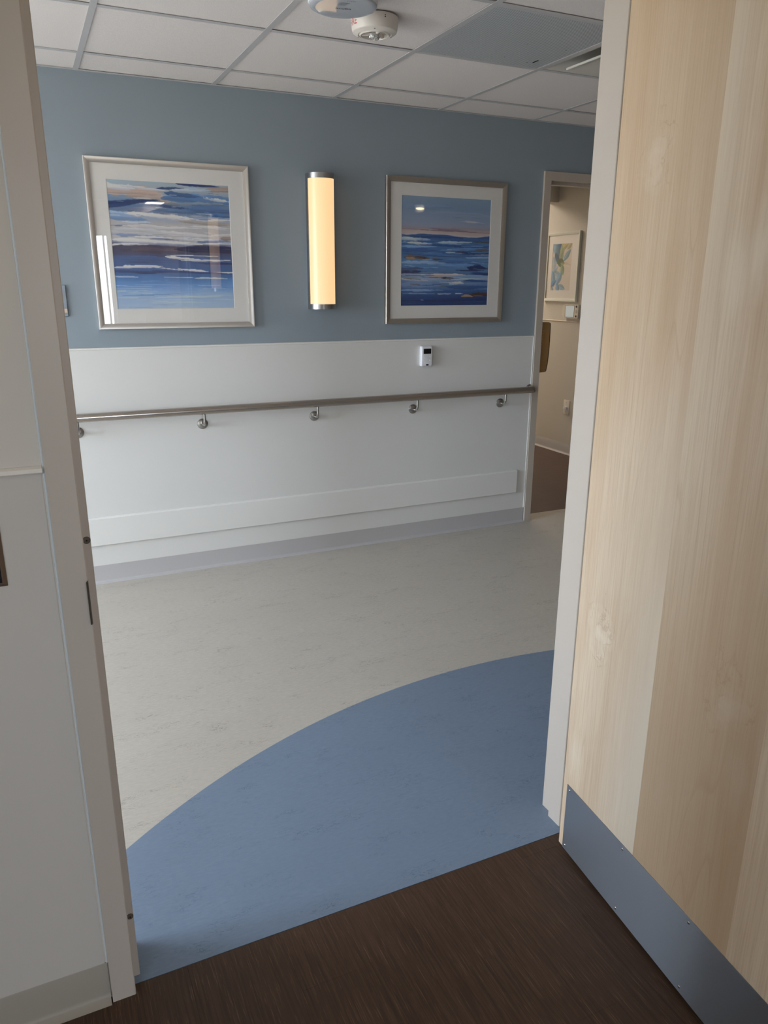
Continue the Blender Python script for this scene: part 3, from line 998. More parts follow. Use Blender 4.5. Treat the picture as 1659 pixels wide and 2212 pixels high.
def sea_two():
    k = Canvas(200, 240, 57)
    k.grad([(0, (132, 158, 184)), (0.1, (126, 150, 182)), (0.2, (138, 156, 186)), (0.27, (150, 160, 184)), (0.29, (156, 148, 160)), (0.31, (190, 174, 174)), (0.335, (196, 180, 176)), (0.345, (198, 196, 206)),
            (0.355, (52, 88, 144)), (0.42, (74, 122, 176)), (0.5, (60, 106, 164)), (0.58, (92, 138, 188)), (0.66, (86, 130, 182)), (0.7, (84, 112, 156)), (0.74, (160, 176, 204)), (0.78, (104, 134, 180)), (0.83, (86, 122, 172)),
            (0.88, (44, 84, 142)), (0.93, (28, 62, 122)), (1, (24, 58, 116))])
    st = k.stroke
    st(0.0, 1.05, 0.297, 0.31, 0.005, (136, 112, 124), 0.7); st(0.3, 0.75, 0.285, 0.3, 0.012, (136, 122, 142), 0.8, 0.8); st(0.65, 0.95, 0.215, 0.225, 0.014, (160, 172, 192), 0.8, 0.8); st(0.7, 0.86, 0.215, 0.22, 0.012, (184, 186, 196), 0.7, 0.9)
    st(-0.05, 0.6, 0.1, 0.09, 0.03, (122, 150, 184), 0.7, 0.5); st(0.3, 1.1, 0.15, 0.16, 0.03, (146, 162, 188), 0.7, 0.5)
    st(-0.02, 1.05, 0.358, 0.365, 0.008, (36, 74, 136), 0.5)
    st(-0.05, 0.32, 0.38, 0.385, 0.022, (184, 200, 222), 1.2); st(0.05, 0.35, 0.42, 0.425, 0.014, (196, 204, 222), 1.1); st(0.15, 0.45, 0.4, 0.41, 0.006, (44, 88, 148)); st(0.4, 0.8, 0.41, 0.4, 0.012, (178, 200, 226), 1.2); st(0.45, 0.9, 0.385, 0.38, 0.014, (48, 92, 154))
    st(0.78, 1.05, 0.395, 0.395, 0.01, (74, 84, 96), 1.0); st(0.2, 1.05, 0.435, 0.44, 0.016, (40, 84, 148)); st(-0.05, 0.4, 0.455, 0.45, 0.012, (128, 168, 208)); st(-0.05, 0.4, 0.48, 0.485, 0.022, (52, 92, 152)); st(0.5, 1.05, 0.47, 0.46, 0.014, (92, 140, 192)); st(0.6, 1.05, 0.495, 0.5, 0.016, (28, 66, 128)); st(0.82, 1.0, 0.47, 0.47, 0.014, (96, 98, 104), 1.1)
    st(0.5, 0.58, 0.475, 0.475, 0.005, (190, 178, 168)); st(0.62, 0.72, 0.49, 0.49, 0.008, (92, 74, 78)); st(0.9, 1.05, 0.51, 0.515, 0.014, (18, 40, 98))
    st(0.1, 0.95, 0.53, 0.525, 0.014, (66, 112, 168)); st(0.48, 0.64, 0.5, 0.505, 0.008, (176, 196, 220), 1.4)
    st(0.03, 0.32, 0.553, 0.558, 0.022, (112, 88, 74), 1.1); st(0.05, 0.16, 0.556, 0.56, 0.014, (170, 146, 120), 1.2); st(0.15, 0.3, 0.548, 0.552, 0.01, (74, 56, 60), 1.2); st(0.33, 0.47, 0.562, 0.565, 0.011, (100, 78, 74), 1.0)
    st(0.3, 1.05, 0.58, 0.585, 0.02, (70, 114, 172)); st(-0.05, 0.5, 0.6, 0.6, 0.02, (140, 172, 208)); st(0.4, 0.85, 0.62, 0.62, 0.025, (104, 148, 198)); st(0.7, 1.05, 0.545, 0.54, 0.012, (150, 180, 212))
    st(0.74, 1.0, 0.635, 0.645, 0.026, (24, 48, 106), 1.1); st(0.6, 0.95, 0.662, 0.66, 0.008, (36, 64, 122)); st(0.78, 1.05, 0.69, 0.69, 0.016, (32, 68, 130)); st(-0.05, 0.25, 0.66, 0.655, 0.02, (70, 92, 138), 1.1); st(-0.05, 0.3, 0.685, 0.685, 0.016, (48, 58, 96), 1.2)
    st(0.2, 0.45, 0.69, 0.69, 0.014, (100, 124, 164)); st(-0.05, 0.35, 0.71, 0.705, 0.01, (176, 186, 204)); st(0.3, 0.75, 0.705, 0.71, 0.014, (206, 198, 202)); st(0.55, 1.05, 0.715, 0.72, 0.012, (130, 164, 206))
    st(-0.03, 0.3, 0.745, 0.76, 0.014, (206, 206, 214)); st(0.02, 0.28, 0.738, 0.75, 0.012, (136, 134, 136), 1.0); st(0.3, 0.55, 0.73, 0.735, 0.014, (186, 164, 150)); st(0.36, 0.5, 0.733, 0.735, 0.014, (182, 138, 84), 1.0); st(0.44, 0.6, 0.735, 0.742, 0.014, (74, 62, 60), 1.1)
    st(0.55, 0.95, 0.75, 0.745, 0.01, (166, 190, 218), 1.2); st(0.52, 0.72, 0.775, 0.785, 0.02, (200, 200, 208), 0.9); st(0.42, 0.58, 0.77, 0.775, 0.014, (150, 176, 206), 1.3); st(0.54, 0.6, 0.795, 0.8, 0.018, (150, 184, 216), 0.9)
    st(0.7, 1.05, 0.76, 0.765, 0.012, (40, 82, 142)); st(0.4, 0.6, 0.81, 0.812, 0.016, (104, 118, 142)); st(-0.05, 0.45, 0.8, 0.81, 0.03, (116, 142, 186)); st(0.1, 0.22, 0.795, 0.8, 0.008, (130, 126, 136)); st(0.5, 1.05, 0.815, 0.82, 0.025, (48, 92, 152))
    st(-0.05, 0.5, 0.85, 0.855, 0.012, (128, 160, 202)); st(0.35, 1.05, 0.865, 0.86, 0.02, (42, 86, 146)); st(0.38, 0.6, 0.885, 0.888, 0.005, (182, 196, 216)); st(0.6, 0.72, 0.886, 0.884, 0.004, (190, 202, 218)); st(0.0, 0.4, 0.88, 0.885, 0.006, (122, 156, 200))
    st(0.68, 0.88, 0.905, 0.905, 0.014, (166, 142, 120), 1.1); st(0.78, 1.05, 0.897, 0.895, 0.02, (74, 54, 52), 1.2); st(0.82, 0.95, 0.905, 0.905, 0.01, (120, 84, 60), 1.2)
    st(-0.05, 1.05, 0.94, 0.945, 0.016, (22, 52, 110), 0.7); st(0.22, 0.26, 0.942, 0.95, 0.008, (130, 160, 200))
    k.scatter(60, 0, 1, 0.37, 0.86, [(128, 168, 212), (40, 80, 140), (168, 192, 220), (60, 104, 164)], 0.08, 0.34, 0.002, 0.006)
    k.scatter(12, 0, 1, 0.88, 1, [(40, 82, 146), (20, 48, 104)], 0.15, 0.5, 0.002, 0.006)
    return k.c


def leaves_one():
    k = Canvas(110, 190, 91)
    k.grad([(0, (214, 204, 192)), (1, (216, 210, 204))])
    lf = k.leaf
    A = 0.62
    for a in [(0.1, 0.07, 0.16, 0.07, 70, (96, 140, 170), 0.8), (0.3, 0.12, 0.22, 0.07, 100, (20, 86, 128), 0.95), (0.2, 0.2, 0.22, 0.06, 80, (110, 150, 178), 0.8), (0.5, 0.12, 0.2, 0.06, 110, (150, 148, 96), 0.85),
              (0.62, 0.06, 0.12, 0.05, 150, (168, 160, 108), 0.85), (0.85, 0.05, 0.1, 0.05, 130, (160, 152, 104), 0.8), (0.45, 0.26, 0.2, 0.06, 95, (132, 150, 122), 0.7), (0.25, 0.3, 0.12, 0.05, 60, (14, 70, 108), 0.95),
              (0.75, 0.25, 0.15, 0.05, 130, (96, 142, 162), 0.85), (0.45, 0.4, 0.11, 0.075, 10, (78, 102, 48), 0.95), (0.36, 0.38, 0.07, 0.05, 60, (60, 84, 44), 0.9), (0.1, 0.42, 0.14, 0.06, 80, (140, 168, 188), 0.7),
              (0.55, 0.54, 0.12, 0.05, 75, (110, 138, 96), 0.85), (0.45, 0.6, 0.14, 0.05, 110, (150, 170, 150), 0.6), (0.15, 0.56, 0.14, 0.05, 140, (140, 172, 196), 0.7), (0.3, 0.64, 0.12, 0.05, 20, (126, 162, 192), 0.7),
              (0.4, 0.74, 0.16, 0.06, 120, (104, 146, 180), 0.85), (0.1, 0.74, 0.16, 0.06, 80, (110, 150, 184), 0.8), (0.12, 0.84, 0.1, 0.05, 140, (86, 130, 174), 0.85), (0.55, 0.92, 0.12, 0.05, 20, (120, 162, 194), 0.75),
              (0.36, 0.94, 0.1, 0.05, 80, (100, 148, 188), 0.8), (0.05, 0.95, 0.1, 0.04, 60, (130, 164, 196), 0.7), (0.7, 0.44, 0.16, 0.04, 10, (186, 184, 160), 0.5)]:
        lf(a[0], a[1], a[2]*1.12, a[3]*1.3, *a[4:], asp=A)
    return k.c


def picture(name, label, axis, a0_, a1_, z0, z1, wall, m0, m1, mz0, mz1, art, fw, frame_m, group=None, gain=1.3):
    """axis 'x': hangs on a wall y=wall facing -y.  axis 'y': hangs on x=wall facing -x, a running towards -y"""
    w, h = a1_-a0_, z1-z0
    if axis == 'x':
        root = thing(name, label, 'picture', ((a0_+a1_)/2, wall, z0), group)
    else:
        root = thing(name, label, 'picture', (wall, (a0_+a1_)/2, z0), group)
        root.rotation_euler = (0, 0, -PI/2)
    # local: x along the picture, -y out of the wall, z up from its bottom
    L, Rr = -w/2, w/2
    dp = 0.024

    def side(p0, p1, q0, q1):
        # outer edge p0-p1, inner edge q0-q1 (x,z), mitred: wall, outer front, sloped face, inner lip
        bm = BM()
        prof = [(0, 0.0), (0, -dp+0.002), (0.06, -dp), (0.22, -dp), (0.94, -dp+0.007), (1.0, -dp+0.0075), (1.0, -0.006), (1.0, 0.0)]
        A = [bm.verts.new((p0[0]+(q0[0]-p0[0])*t, y, p0[1]+(q0[1]-p0[1])*t)) for t, y in prof]
        B = [bm.verts.new((p1[0]+(q1[0]-p1[0])*t, y, p1[1]+(q1[1]-p1[1])*t)) for t, y in prof]
        n = len(prof)
        for i in range(n):
            bm.faces.new((A[i], A[(i+1) % n], B[(i+1) % n], B[i]))
        bm.faces.new(A[::-1]); bm.faces.new(B)
        bmesh.ops.recalc_face_normals(bm, faces=bm.faces)
        obj('frame_side', bm, frame_m, root, local=True)
    e = 0.0002
    o = [(L, 0), (Rr, 0), (Rr, h), (L, h)]
    i_ = [(L+fw, fw), (Rr-fw, fw), (Rr-fw, h-fw), (L+fw, h-fw)]
    for k in range(4):
        side(o[k], o[(k+1) % 4], i_[k], i_[(k+1) % 4])
    mx0, mx1 = L+(m0-a0_), L+(m1-a0_)
    my0, my1 = mz0-z0, mz1-z0
    if axis == 'y':
        mx0, mx1 = L+(a1_-m1), L+(a1_-m0)
    # mat board with a bevelled window
    bm = BM()
    g = fw-0.004
    O = [(L+g, g), (Rr-g, g), (Rr-g, h-g), (L+g, h-g)]
    I1 = [(mx0, my0), (mx1, my0), (mx1, my1), (mx0, my1)]
    t = 0.0022
    I2 = [(mx0+t, my0+t), (mx1-t, my0+t), (mx1-t, my1-t), (mx0+t, my1-t)]
    rings = [[bm.verts.new((x, y, z)) for x, z in ring] for ring, y in ((O, -0.006), (O, -0.0095), (I1, -0.0095), (I2, -0.0075))]
    for a, c in zip(rings[:-1], rings[1:]):
        for k in range(4):
            bm.faces.new((a[k], a[(k+1) % 4], c[(k+1) % 4], c[k]))
    bmesh.ops.recalc_face_normals(bm, faces=bm.faces)
    obj('mat_board', bm, mat_board, root, local=True)
    # print: a fine grid coloured cell by cell
    ny, nx, _ = art.shape
    xs = np.linspace(mx0, mx1, nx); zs = np.linspace(my1, my0, ny)
    X, Z = np.meshgrid(xs, zs)
    co = np.stack([X, np.full_like(X, -0.0072), Z], -1).reshape(-1, 3)
    idx = np.arange(nx*ny).reshape(ny, nx)
    q = np.stack([idx[:-1, :-1], idx[1:, :-1], idx[1:, 1:], idx[:-1, 1:]], -1).reshape(-1, 4)
    me = bpy.data.meshes.new('print')
    me.from_pydata(co.tolist(), [], q.tolist())
    c = np.clip(art/255, 0, 1)
    lc = np.clip(gain*np.where(c <= 0.04045, c/12.92, ((c+0.055)/1.055)**2.4), 0, 0.85).reshape(-1, 3)   # pigment albedo of the paper
    at = me.color_attributes.new('paint', 'FLOAT_COLOR', 'POINT')
    at.data.foreach_set('color', np.concatenate([lc, np.ones((len(lc), 1))], 1).astype(np.float32).ravel())
    me.materials.append(print_mat)
    po = bpy.data.objects.new('print', me); COL.objects.link(po); po.parent = root
    bm = BM(); box(bm, L+g, Rr-g, -0.0120, -0.0100, g, h-g)
    obj('glazing', bm, glazing, root, local=True)
    bm = BM(); box(bm, L+g, Rr-g, -0.0068, -0.001, g, h-g)
    obj('backing', bm, mat_board, root, local=True)
    return root


K = 0.995   # the frames stand a little proud of the wall plane they were measured on
picture('framed_seascape', 'large square framed print of dark blue waves, left of the lit wall lamp', 'x', 0.332, 1.098, 1.301, 2.071, D-0.0005,
        0.425, 0.9995, 1.395, 1.978, sea_one(), 0.026, silver_frame, 'seascapes on the blue wall')
picture('framed_seascape', 'framed print of pale sky over bright blue sea, between wall lamp and far doorway', 'x', 1.853, 2.624, 1.302, 2.076, D-0.0005,
        1.951, 2.526, 1.399, 1.984, sea_two(), 0.028, silver_frame2, 'seascapes on the blue wall')
picture('framed_leaf_print', 'small framed watercolour of blue and green leaves in the room beyond the doorway', 'y', 5.558, 6.030, 1.372, 1.967, X2-0.0005,
        5.668, 5.943, 1.465, 1.870, leaves_one(), 0.026, white_frame, gain=1.05)


# ---------------------------------------------------------------- wall lamps
def sconce(label, cx, wall, sg, z0, z1, w, dep, group):
    """sg=-1 faces -y"""
    root = thing('wall_sconce', label, 'wall lamp', (cx, wall, z0), group)
    sd = 0.032
    L, Rr = cx-w/2, cx+w/2

    def bow(inset, d, n=24):
        # plan outline of the bowed body, from wall out
        p = [(L+inset, wall+sg*0.0006), (L+inset, wall+sg*sd)]
        for k in range(1, n):
            a = PI*k/n
            p.append((cx-(w/2-inset)*math.cos(a), wall+sg*(sd+(d-sd)*math.sin(a))))
        p += [(Rr-inset, wall+sg*sd), (Rr-inset, wall+sg*0.0006)]
        return p
    ch = 0.026
    for za, zb in ((z0, z0+ch), (z1-ch, z1)):
        bm = BM(); prism(bm, bow(0, dep), 'z', za, zb)
        obj('end_cap', bm, nickel, root)
    bm = BM()
    box(bm, L, L+0.003, *sorted((wall+sg*0.0006, wall+sg*sd)), z0+ch, z1-ch)
    box(bm, Rr-0.003, Rr, *sorted((wall+sg*0.0006, wall+sg*sd)), z0+ch, z1-ch)
    box(bm, L+0.003, Rr-0.003, *sorted((wall+sg*0.0006, wall+sg*0.004)), z0+ch, z1-ch)
    obj('back_plate', bm, nickel, root)
    bm = BM()
    pr = bow(0.004, dep-0.003)
    pr[0] = (pr[0][0], wall+sg*(sd-0.006)); pr[-1] = (pr[-1][0], wall+sg*(sd-0.006))
    prism(bm, pr, 'z', z0+ch, z1-ch)
    obj('diffuser', bm, sconce_glow, root, label='lit warm white diffuser')
    for z in (z0+0.07, (z0+z1)/2, z1-0.07):
        bm = BM(); lathe(bm, [(0, -0.0012), (0.0025, -0.0008), (0.003, 0.0002), (0, 0.0002)], (L, wall+sg*0.016, z), 10, 'x')
        obj('screw', bm, steel, root)
    return root


sconce('lit half round wall lamp with nickel caps between the two seascapes', 1.474, D, -1, 1.388, 2.058, 0.144, 0.098, 'corridor wall lamps')
sconce('lit narrow wall lamp beside the maple doorway, seen mirrored in the left seascape', 1.460, YC, 1, 1.452, 2.036, 0.086, 0.095, 'corridor wall lamps')

# nurse call dome lamp on the near wall of the corridor, mirrored in the right picture
dl = thing('dome_lamp', 'small lit oval lamp high on the corridor wall, mirrored in the right seascape glass', 'lamp', (3.318, YC, 2.158))
part('lamp_base', white_plastic, dl, lambda bm: box(bm, 3.268, 3.368, YC+0.0005, YC+0.012, 2.118, 2.198, 0.004))
part('lens', dome_glow, dl, lambda bm: (lathe(bm, [(0, 0.032), (0.5, 0.028), (0.86, 0.018), (1, 0.0), (0, 0.0)], (0, 0, 0), 24, 'y'),
     [setattr(v, 'co', Vector((3.318+v.co.x*0.042, YC+0.012+v.co.y, 2.158+v.co.z*0.009))) for v in bm.verts]))

# ---------------------------------------------------------------- handrail
HY, HZ, HR = D-0.066, 0.8875, 0.0208
rail = thing('handrail', 'long brushed steel handrail running along the white lower wall', 'handrail', (1.5, D-0.004, HZ))
bm = BM()
xe = 2.872
path = [(CEND+0.4, HY, HZ), (0.0, HY, HZ), (xe-0.05, HY, HZ)] + arc((xe-0.032, HY+0.032, HZ), 0.032, -PI/2, 0, 10, (1, 0, 0), (0, 1, 0))[0:] + [(xe, D-0.005, HZ)]
tube(bm, path, HR, 28)
obj('rail', bm, rail_steel, rail)
bm = BM(); lathe(bm, [(0, 0), (0.027, 0), (0.027, -0.003), (0.021, -0.006), (0, -0.006)], (xe, D-0.004, HZ), 28, 'y')
obj('end_flange', bm, rail_steel, rail)
for bx in (-0.44, 0.183, 0.797, 1.421, 2.041, 2.654):
    bz = 0.8075
    bm = BM(); lathe(bm, [(0, -0.011), (0.012, -0.0105), (0.019, -0.0085), (0.0272, -0.004), (0.0286, 0.0), (0, 0.0)], (bx, D-0.004, bz), 32, 'y')
    fl_ = obj('flange', bm, steel, rail)
    bm = BM()
    path = [(bx, D-0.008, bz), (bx, HY+0.03, bz)] + arc((bx, HY+0.024, bz+0.024), 0.024, -PI/2, -PI, 9, (0, 0, 1), (0, 1, 0))[0:0]
    path = [Vector((bx, D-0.010, bz)), Vector((bx, D-0.030, bz))]
    cy_, cz_ = HY+0.026, bz+0.026
    for k in range(0, 10):
        a = PI/2*k/9
        path.append(Vector((bx, cy_-0.026*math.sin(a), cz_-0.026*math.cos(a))))
    path.append(Vector((bx, HY, HZ-HR+0.002)))
    tube(bm, path, 0.0068, 16)
    obj('bracket_arm', bm, steel, rail)

# ---------------------------------------------------------------- wall guard
bm = BM()
pr = [(D-0.004, 0.2105), (D-0.016, 0.2105), (D-0.019, 0.2135), (D-0.019, 0.3545), (D-0.012, 0.3620), (D-0.004, 0.3620)]
prism(bm, pr, 'x', CEND+0.02, 2.806)
prism(bm, [(D-0.004, 0.2105), (D-0.016, 0.2105), (D-0.019, 0.2135), (D-0.019, 0.3545), (D-0.012, 0.3620), (D-0.004, 0.3620)], 'x', 2.8064, 2.815)
for v in bm.verts:
    if v.co.x > 2.814:
        v.co.y = max(v.co.y, D-0.009)
        v.co.z = 0.2862+(v.co.z-0.2862)*0.96
tag(obj('wall_guard', bm, vinyl_trim), 'long white crash rail board low on the wall above the grey base', 'wall guard')

# ---------------------------------------------------------------- thermostat
th = thing('thermostat', 'small white wall thermostat with dark screen above the handrail', 'thermostat', (2.118, D-0.004, 1.1135))
TX0, TX1, TZ0, TZ1, TY = 2.0790, 2.1545, 1.0565, 1.1735, D-0.031


def th_body(bm):
    for (y0_, y1_, ins, r) in ((D-0.0045, D-0.012, 0.0015, 0.008), (D-0.012, TY+0.006, 0.0, 0.009), (TY+0.006, TY, 0.004, 0.008)):
        pass
    rings = []
    for y, ins, r in ((D-0.0045, 0.0015, 0.007), (D-0.010, 0.0, 0.009), (TY+0.010, 0.0, 0.009), (TY+0.003, 0.0022, 0.0085), (TY+0.0005, 0.005, 0.008), (TY, 0.008, 0.007)):
        rings.append([bm.verts.new((x, y, z)) for x, z in rrect(TX0+ins, TX1-ins, TZ0+ins, TZ1-ins, r, 6)])
    n = len(rings[0])
    for a, c in zip(rings[:-1], rings[1:]):
        for k in range(n):
            bm.faces.new((a[k], a[(k+1) % n], c[(k+1) % n], c[k]))
    bm.faces.new(rings[0]); bm.faces.new(rings[-1])
    bmesh.ops.recalc_face_normals(bm, faces=bm.faces)


part('housing', white_plastic, th, th_body)
scr = part('screen', black_gloss, th, lambda bm: prism(bm, rrect(2.0930, 2.1420, 1.1290, 1.1590, 0.003), 'y', TY-0.0008, TY+0.001))


def ring(bm, x, z, r, t=0.0007):
    lathe(bm, [(r-t, TY-0.0002), (r-t, TY-0.0008), (r+t, TY-0.0008), (r+t, TY-0.0002)], (x, 0, z), 24, 'y')


for (x, z) in ((2.0995, 1.1130), (2.0995, 1.0925), (2.1370, 1.1130), (2.1370, 1.0925)):
    bt = part('button', white_plastic, th, lambda bm: lathe(bm, [(0, TY-0.0011), (0.0048, TY-0.0009), (0.0052, TY+0.001), (0, TY+0.001)], (x, 0, z), 20, 'y'))
    part('button_ring', mat('button outline', (104, 106, 116), 0.5), bt, lambda bm: lathe(bm, [(0.0052, TY-0.0002), (0.0052, TY-0.0010), (0.0063, TY-0.0010), (0.0063, TY-0.0002)], (x, 0, z), 24, 'y'))
    if x > 2.12:
        sg = 1 if z > 1.1 else -1
        part('button_mark', dark_mark, bt, lambda bm: prism(bm, [(x-0.002, z-sg*0.0013), (x+0.002, z-sg*0.0013), (x, z+sg*0.002)], 'y', TY-0.0015, TY-0.0008))
    else:
        part('button_mark', mid_mark, bt, lambda bm: prism(bm, rrect(x-0.0016, x+0.0016, z-0.0012, z+0.0012, 0.0006, 2), 'y', TY-0.0015, TY-0.0008))


def oval(bm, cx, cz, rx, rz, y0_, y1_, n=28):
    prism(bm, [(cx+rx*math.cos(2*PI*k/n), cz+rz*math.sin(2*PI*k/n)) for k in range(n)], 'y', y0_, y1_)


part('emblem', navy_logo, th, lambda bm: oval(bm, 2.1180, 1.0660, 0.0098, 0.0042, TY-0.0008, TY+0.001))

# ---------------------------------------------------------------- room sign beside the left frame edge
sg_ = thing('room_sign', 'grey wall sign with tan insert, partly hidden by the left door jamb', 'sign', (0.12, D, 1.435))
part('sign_panel', grey_sign, sg_, lambda bm: box(bm, 0.045, 0.1985, D-0.009, D-0.0075, 1.3655, 1.5055))
part('sign_back', dark_edge, sg_, lambda bm: box(bm, 0.044, 0.2010, D-0.0075, D-0.0005, 1.3640, 1.5070))
part('insert_strip', sign_strip, sg_, lambda bm: box(bm, 0.048, 0.1975, D-0.0098, D-0.009, 1.3815, 1.3990))

# ---------------------------------------------------------------- switch plate on the near-left wall
sp = thing('switch_plate', 'dark bronze switch plate at the left edge on the white wall near the door', 'switch plate', (-0.13, YR-0.002, 1.06))


def plate(bm):
    x0, x1, z0, z1, y = -0.205, -0.0795, 0.9995, 1.118, YR-0.002
    rings = []
    for yy, ins in ((y, 0), (y-0.002, 0.0), (y-0.0062, 0.0065), (y-0.0062, 0.0075)):
        rings.append([bm.verts.new((a, yy, c)) for a, c in ((x0+ins, z0+ins), (x1-ins, z0+ins), (x1-ins, z1-ins), (x0+ins, z1-ins))])
    for a, c in zip(rings[:-1], rings[1:]):
        for k in range(4):
            bm.faces.new((a[k], a[(k+1) % 4], c[(k+1) % 4], c[k]))
    bm.faces.new(rings[0]); bm.faces.new(rings[-1])
    bmesh.ops.recalc_face_normals(bm, faces=bm.faces)


part('plate', bronze, sp, plate, smooth=20)
part('switch_insert', bronze_dark, sp, lambda bm: box(bm, -0.197, -0.0875, YR-0.0092, YR-0.0078, 1.0075, 1.110, 0.0005, 1))
part('rocker', bronze_dark, sp, lambda bm: box(bm, -0.165, -0.120, YR-0.0135, YR-0.0092, 1.025, 1.092, 0.002, 2))

# ---------------------------------------------------------------- ceiling devices
# wireless access point
ac = (1.064, 2.614)
TILT = 1.1
ap = thing('wireless_access_point', 'round white and grey wireless access point on the ceiling beside the fire strobe', 'access point', (ac[0], ac[1], HC-0.001))
part('housing', white_plastic, ap, lambda bm: lathe(bm, [(0, HC-0.001), (0.098, HC-0.001), (0.106, HC-0.006), (0.1135, HC-0.020), (0.1135, HC-0.028), (0.1115, HC-0.0335), (0, HC-0.0335)], (*ac, 0), 64))
part('cover', grey_gloss, ap, lambda bm: lathe(bm, [(0.1115, HC-0.0335), (0.1085, HC-0.0385), (0.101, HC-0.0418), (0.09, HC-0.0428), (0, HC-0.0430)], (*ac, 0), 64), label='glossy grey underside')
ap.rotation_euler = Matrix.Rotation(math.radians(TILT), 3, Vector((math.sin(YAW), math.cos(YAW), 0))).to_euler()
AZ = HC-0.0431


def lay(bm, px, py, z=AZ, ang=-0.21, dz=0.0006):
    """text lying on a downward face: right = along ang, up = towards the camera"""
    rt = Vector((math.cos(ang), math.sin(ang), 0)); up = Vector((math.sin(ang), -math.cos(ang), 0))
    for v in bm.verts:
        v.co = Vector((px, py, z-dz))+rt*v.co.x+up*v.co.y
    return bm


obj('lettering', lay(text_mesh('aruba', 0.0235), 1.0635, 2.6105), dark_mark, ap, smooth=0, label='dark lettering')
obj('lettering', lay(text_mesh('U1EW', 0.011), 1.062, 2.540), dark_mark, ap, smooth=0)
for k, (ln_, dx) in enumerate(((0.030, 0.0), (0.026, -0.002), (0.028, -0.003))):
    bm = BM()
    rr = random.Random(k)
    x = -ln_/2
    while x < ln_/2:
        w_ = rr.uniform(0.002, 0.006)
        box(bm, x, min(x+w_, ln_/2), -0.0013, 0.0013, 0, 0.0001)
        x += w_+0.0012
    for v in bm.verts:
        v.co.z = 0
    obj('small_print', lay(bm, 1.050+dx, 2.562+k*0.010), mid_mark if k else dark_mark, ap, smooth=0)

# fire strobe
fc = (1.253, 2.785)
fs = thing('fire_strobe', 'white round ceiling fire strobe with red lettering and clear lens', 'fire alarm', (fc[0], fc[1], HC-0.001))


def fs_body(bm):
    lathe(bm, [(0, HC-0.001), (0.083, HC-0.001), (0.0845, HC-0.004), (0.0840, HC-0.012), (0.0805, HC-0.038), (0.0785, HC-0.0450), (0.0765, HC-0.0470), (0.060, HC-0.0535),
               (0.0585, HC-0.0530), (0.0570, HC-0.0505), (0.0545, HC-0.0535), (0.0510, HC-0.0560), (0.0485, HC-0.0555), (0.0470, HC-0.0500), (0.0460, HC-0.0420), (0, HC-0.0400)], (*fc, 0), 64)


part('housing', warm_plastic, fs, fs_body, smooth=18)
for k in range(3):
    a = k*2*PI/3+0.5
    bm = BM(); box(bm, 0.017, 0.047, -0.004, 0.004, HC-0.054, HC-0.040, 0.001, 1)
    bmesh.ops.transform(bm, matrix=Matrix.Translation((*fc, 0)) @ Matrix.Rotation(a, 4, 'Z'), verts=bm.verts)
    obj('lens_strut', bm, warm_plastic, fs)
for k in range(3):
    a = k*2*PI/3+2.2
    bm = BM(); box(bm, 0.064, 0.069, -0.0025, 0.0025, HC-0.0514, HC-0.047)
    bmesh.ops.transform(bm, matrix=Matrix.Translation((*fc, 0)) @ Matrix.Rotation(a, 4, 'Z'), verts=bm.verts)
    obj('housing_slot', bm, mid_mark, fs)
bm = BM()
bmesh.ops.create_icosphere(bm, subdivisions=3, radius=0.0215)
rr = random.Random(2)
for v in bm.verts:
    v.co *= rr.uniform(0.86, 1.08)
    v.co = Vector((fc[0]+v.co.x, fc[1]+v.co.y, HC-0.053+v.co.z*0.75))
obj('lens', bm, crystal, fs, smooth=0, label='clear faceted strobe lens')
bm = text_mesh('FIRE', 0.030)
cam_a = math.atan2(-fc[1], -fc[0])          # direction from the strobe to the camera
xs_ = [v.co.x for v in bm.verts]
for v in bm.verts:
    t = -(math.radians(66)-v.co.x*0.92/0.0815)
    a = cam_a+t
    zz = HC-0.0225+v.co.y*0.95
    rr_ = 0.0840+(0.0800-0.0840)*min(max((HC-0.012-zz)/0.028, 0), 1)+0.0004
    v.co = Vector((fc[0]+rr_*math.cos(a), fc[1]+rr_*math.sin(a), zz))
obj('lettering', bm, red_mark, fs, smooth=0, label='red lettering on the side')
for k in range(2):
    bm = BM(); box(bm, -0.0004, 0.0006, -0.0022, 0.0022, -0.0016, 0.0016)
    a = cam_a+math.radians(26)
    bmesh.ops.transform(bm, matrix=Matrix.Translation((fc[0]+0.0834*math.cos(a), fc[1]+0.0834*math.sin(a), HC-0.0115-k*0.0055)) @ Matrix.Rotation(a, 4, 'Z'), verts=bm.verts)
    obj('side_mark', bm, dark_mark, fs)

# return air grille
gr = thing('return_air_grille', 'square grey perforated return air grille in the suspended ceiling', 'air vent', ((GR[0]+GR[1])/2, (GR[2]+GR[3])/2, HC))
gx0, gx1, gy0, gy1 = GR[0]+0.0128, GR[1]-0.0128, GR[2]+0.0128, GR[3]-0.0128
part('perforated_face', perf, gr, lambda bm: box(bm, gx0+0.002, gx1-0.002, gy0+0.012, gy1-0.002, HC+0.0002, HC+0.0016))


def grf(bm):
    box(bm, gx0, gx1, gy0, gy0+0.012, HC-0.0006, HC+0.02)
    box(bm, gx0, gx1, gy1-0.002, gy1, HC-0.0002, HC+0.02)
    box(bm, gx0, gx0+0.002, gy0+0.012, gy1-0.002, HC-0.0002, HC+0.02)
    box(bm, gx1-0.002, gx1, gy0+0.012, gy1-0.002, HC-0.0002, HC+0.02)


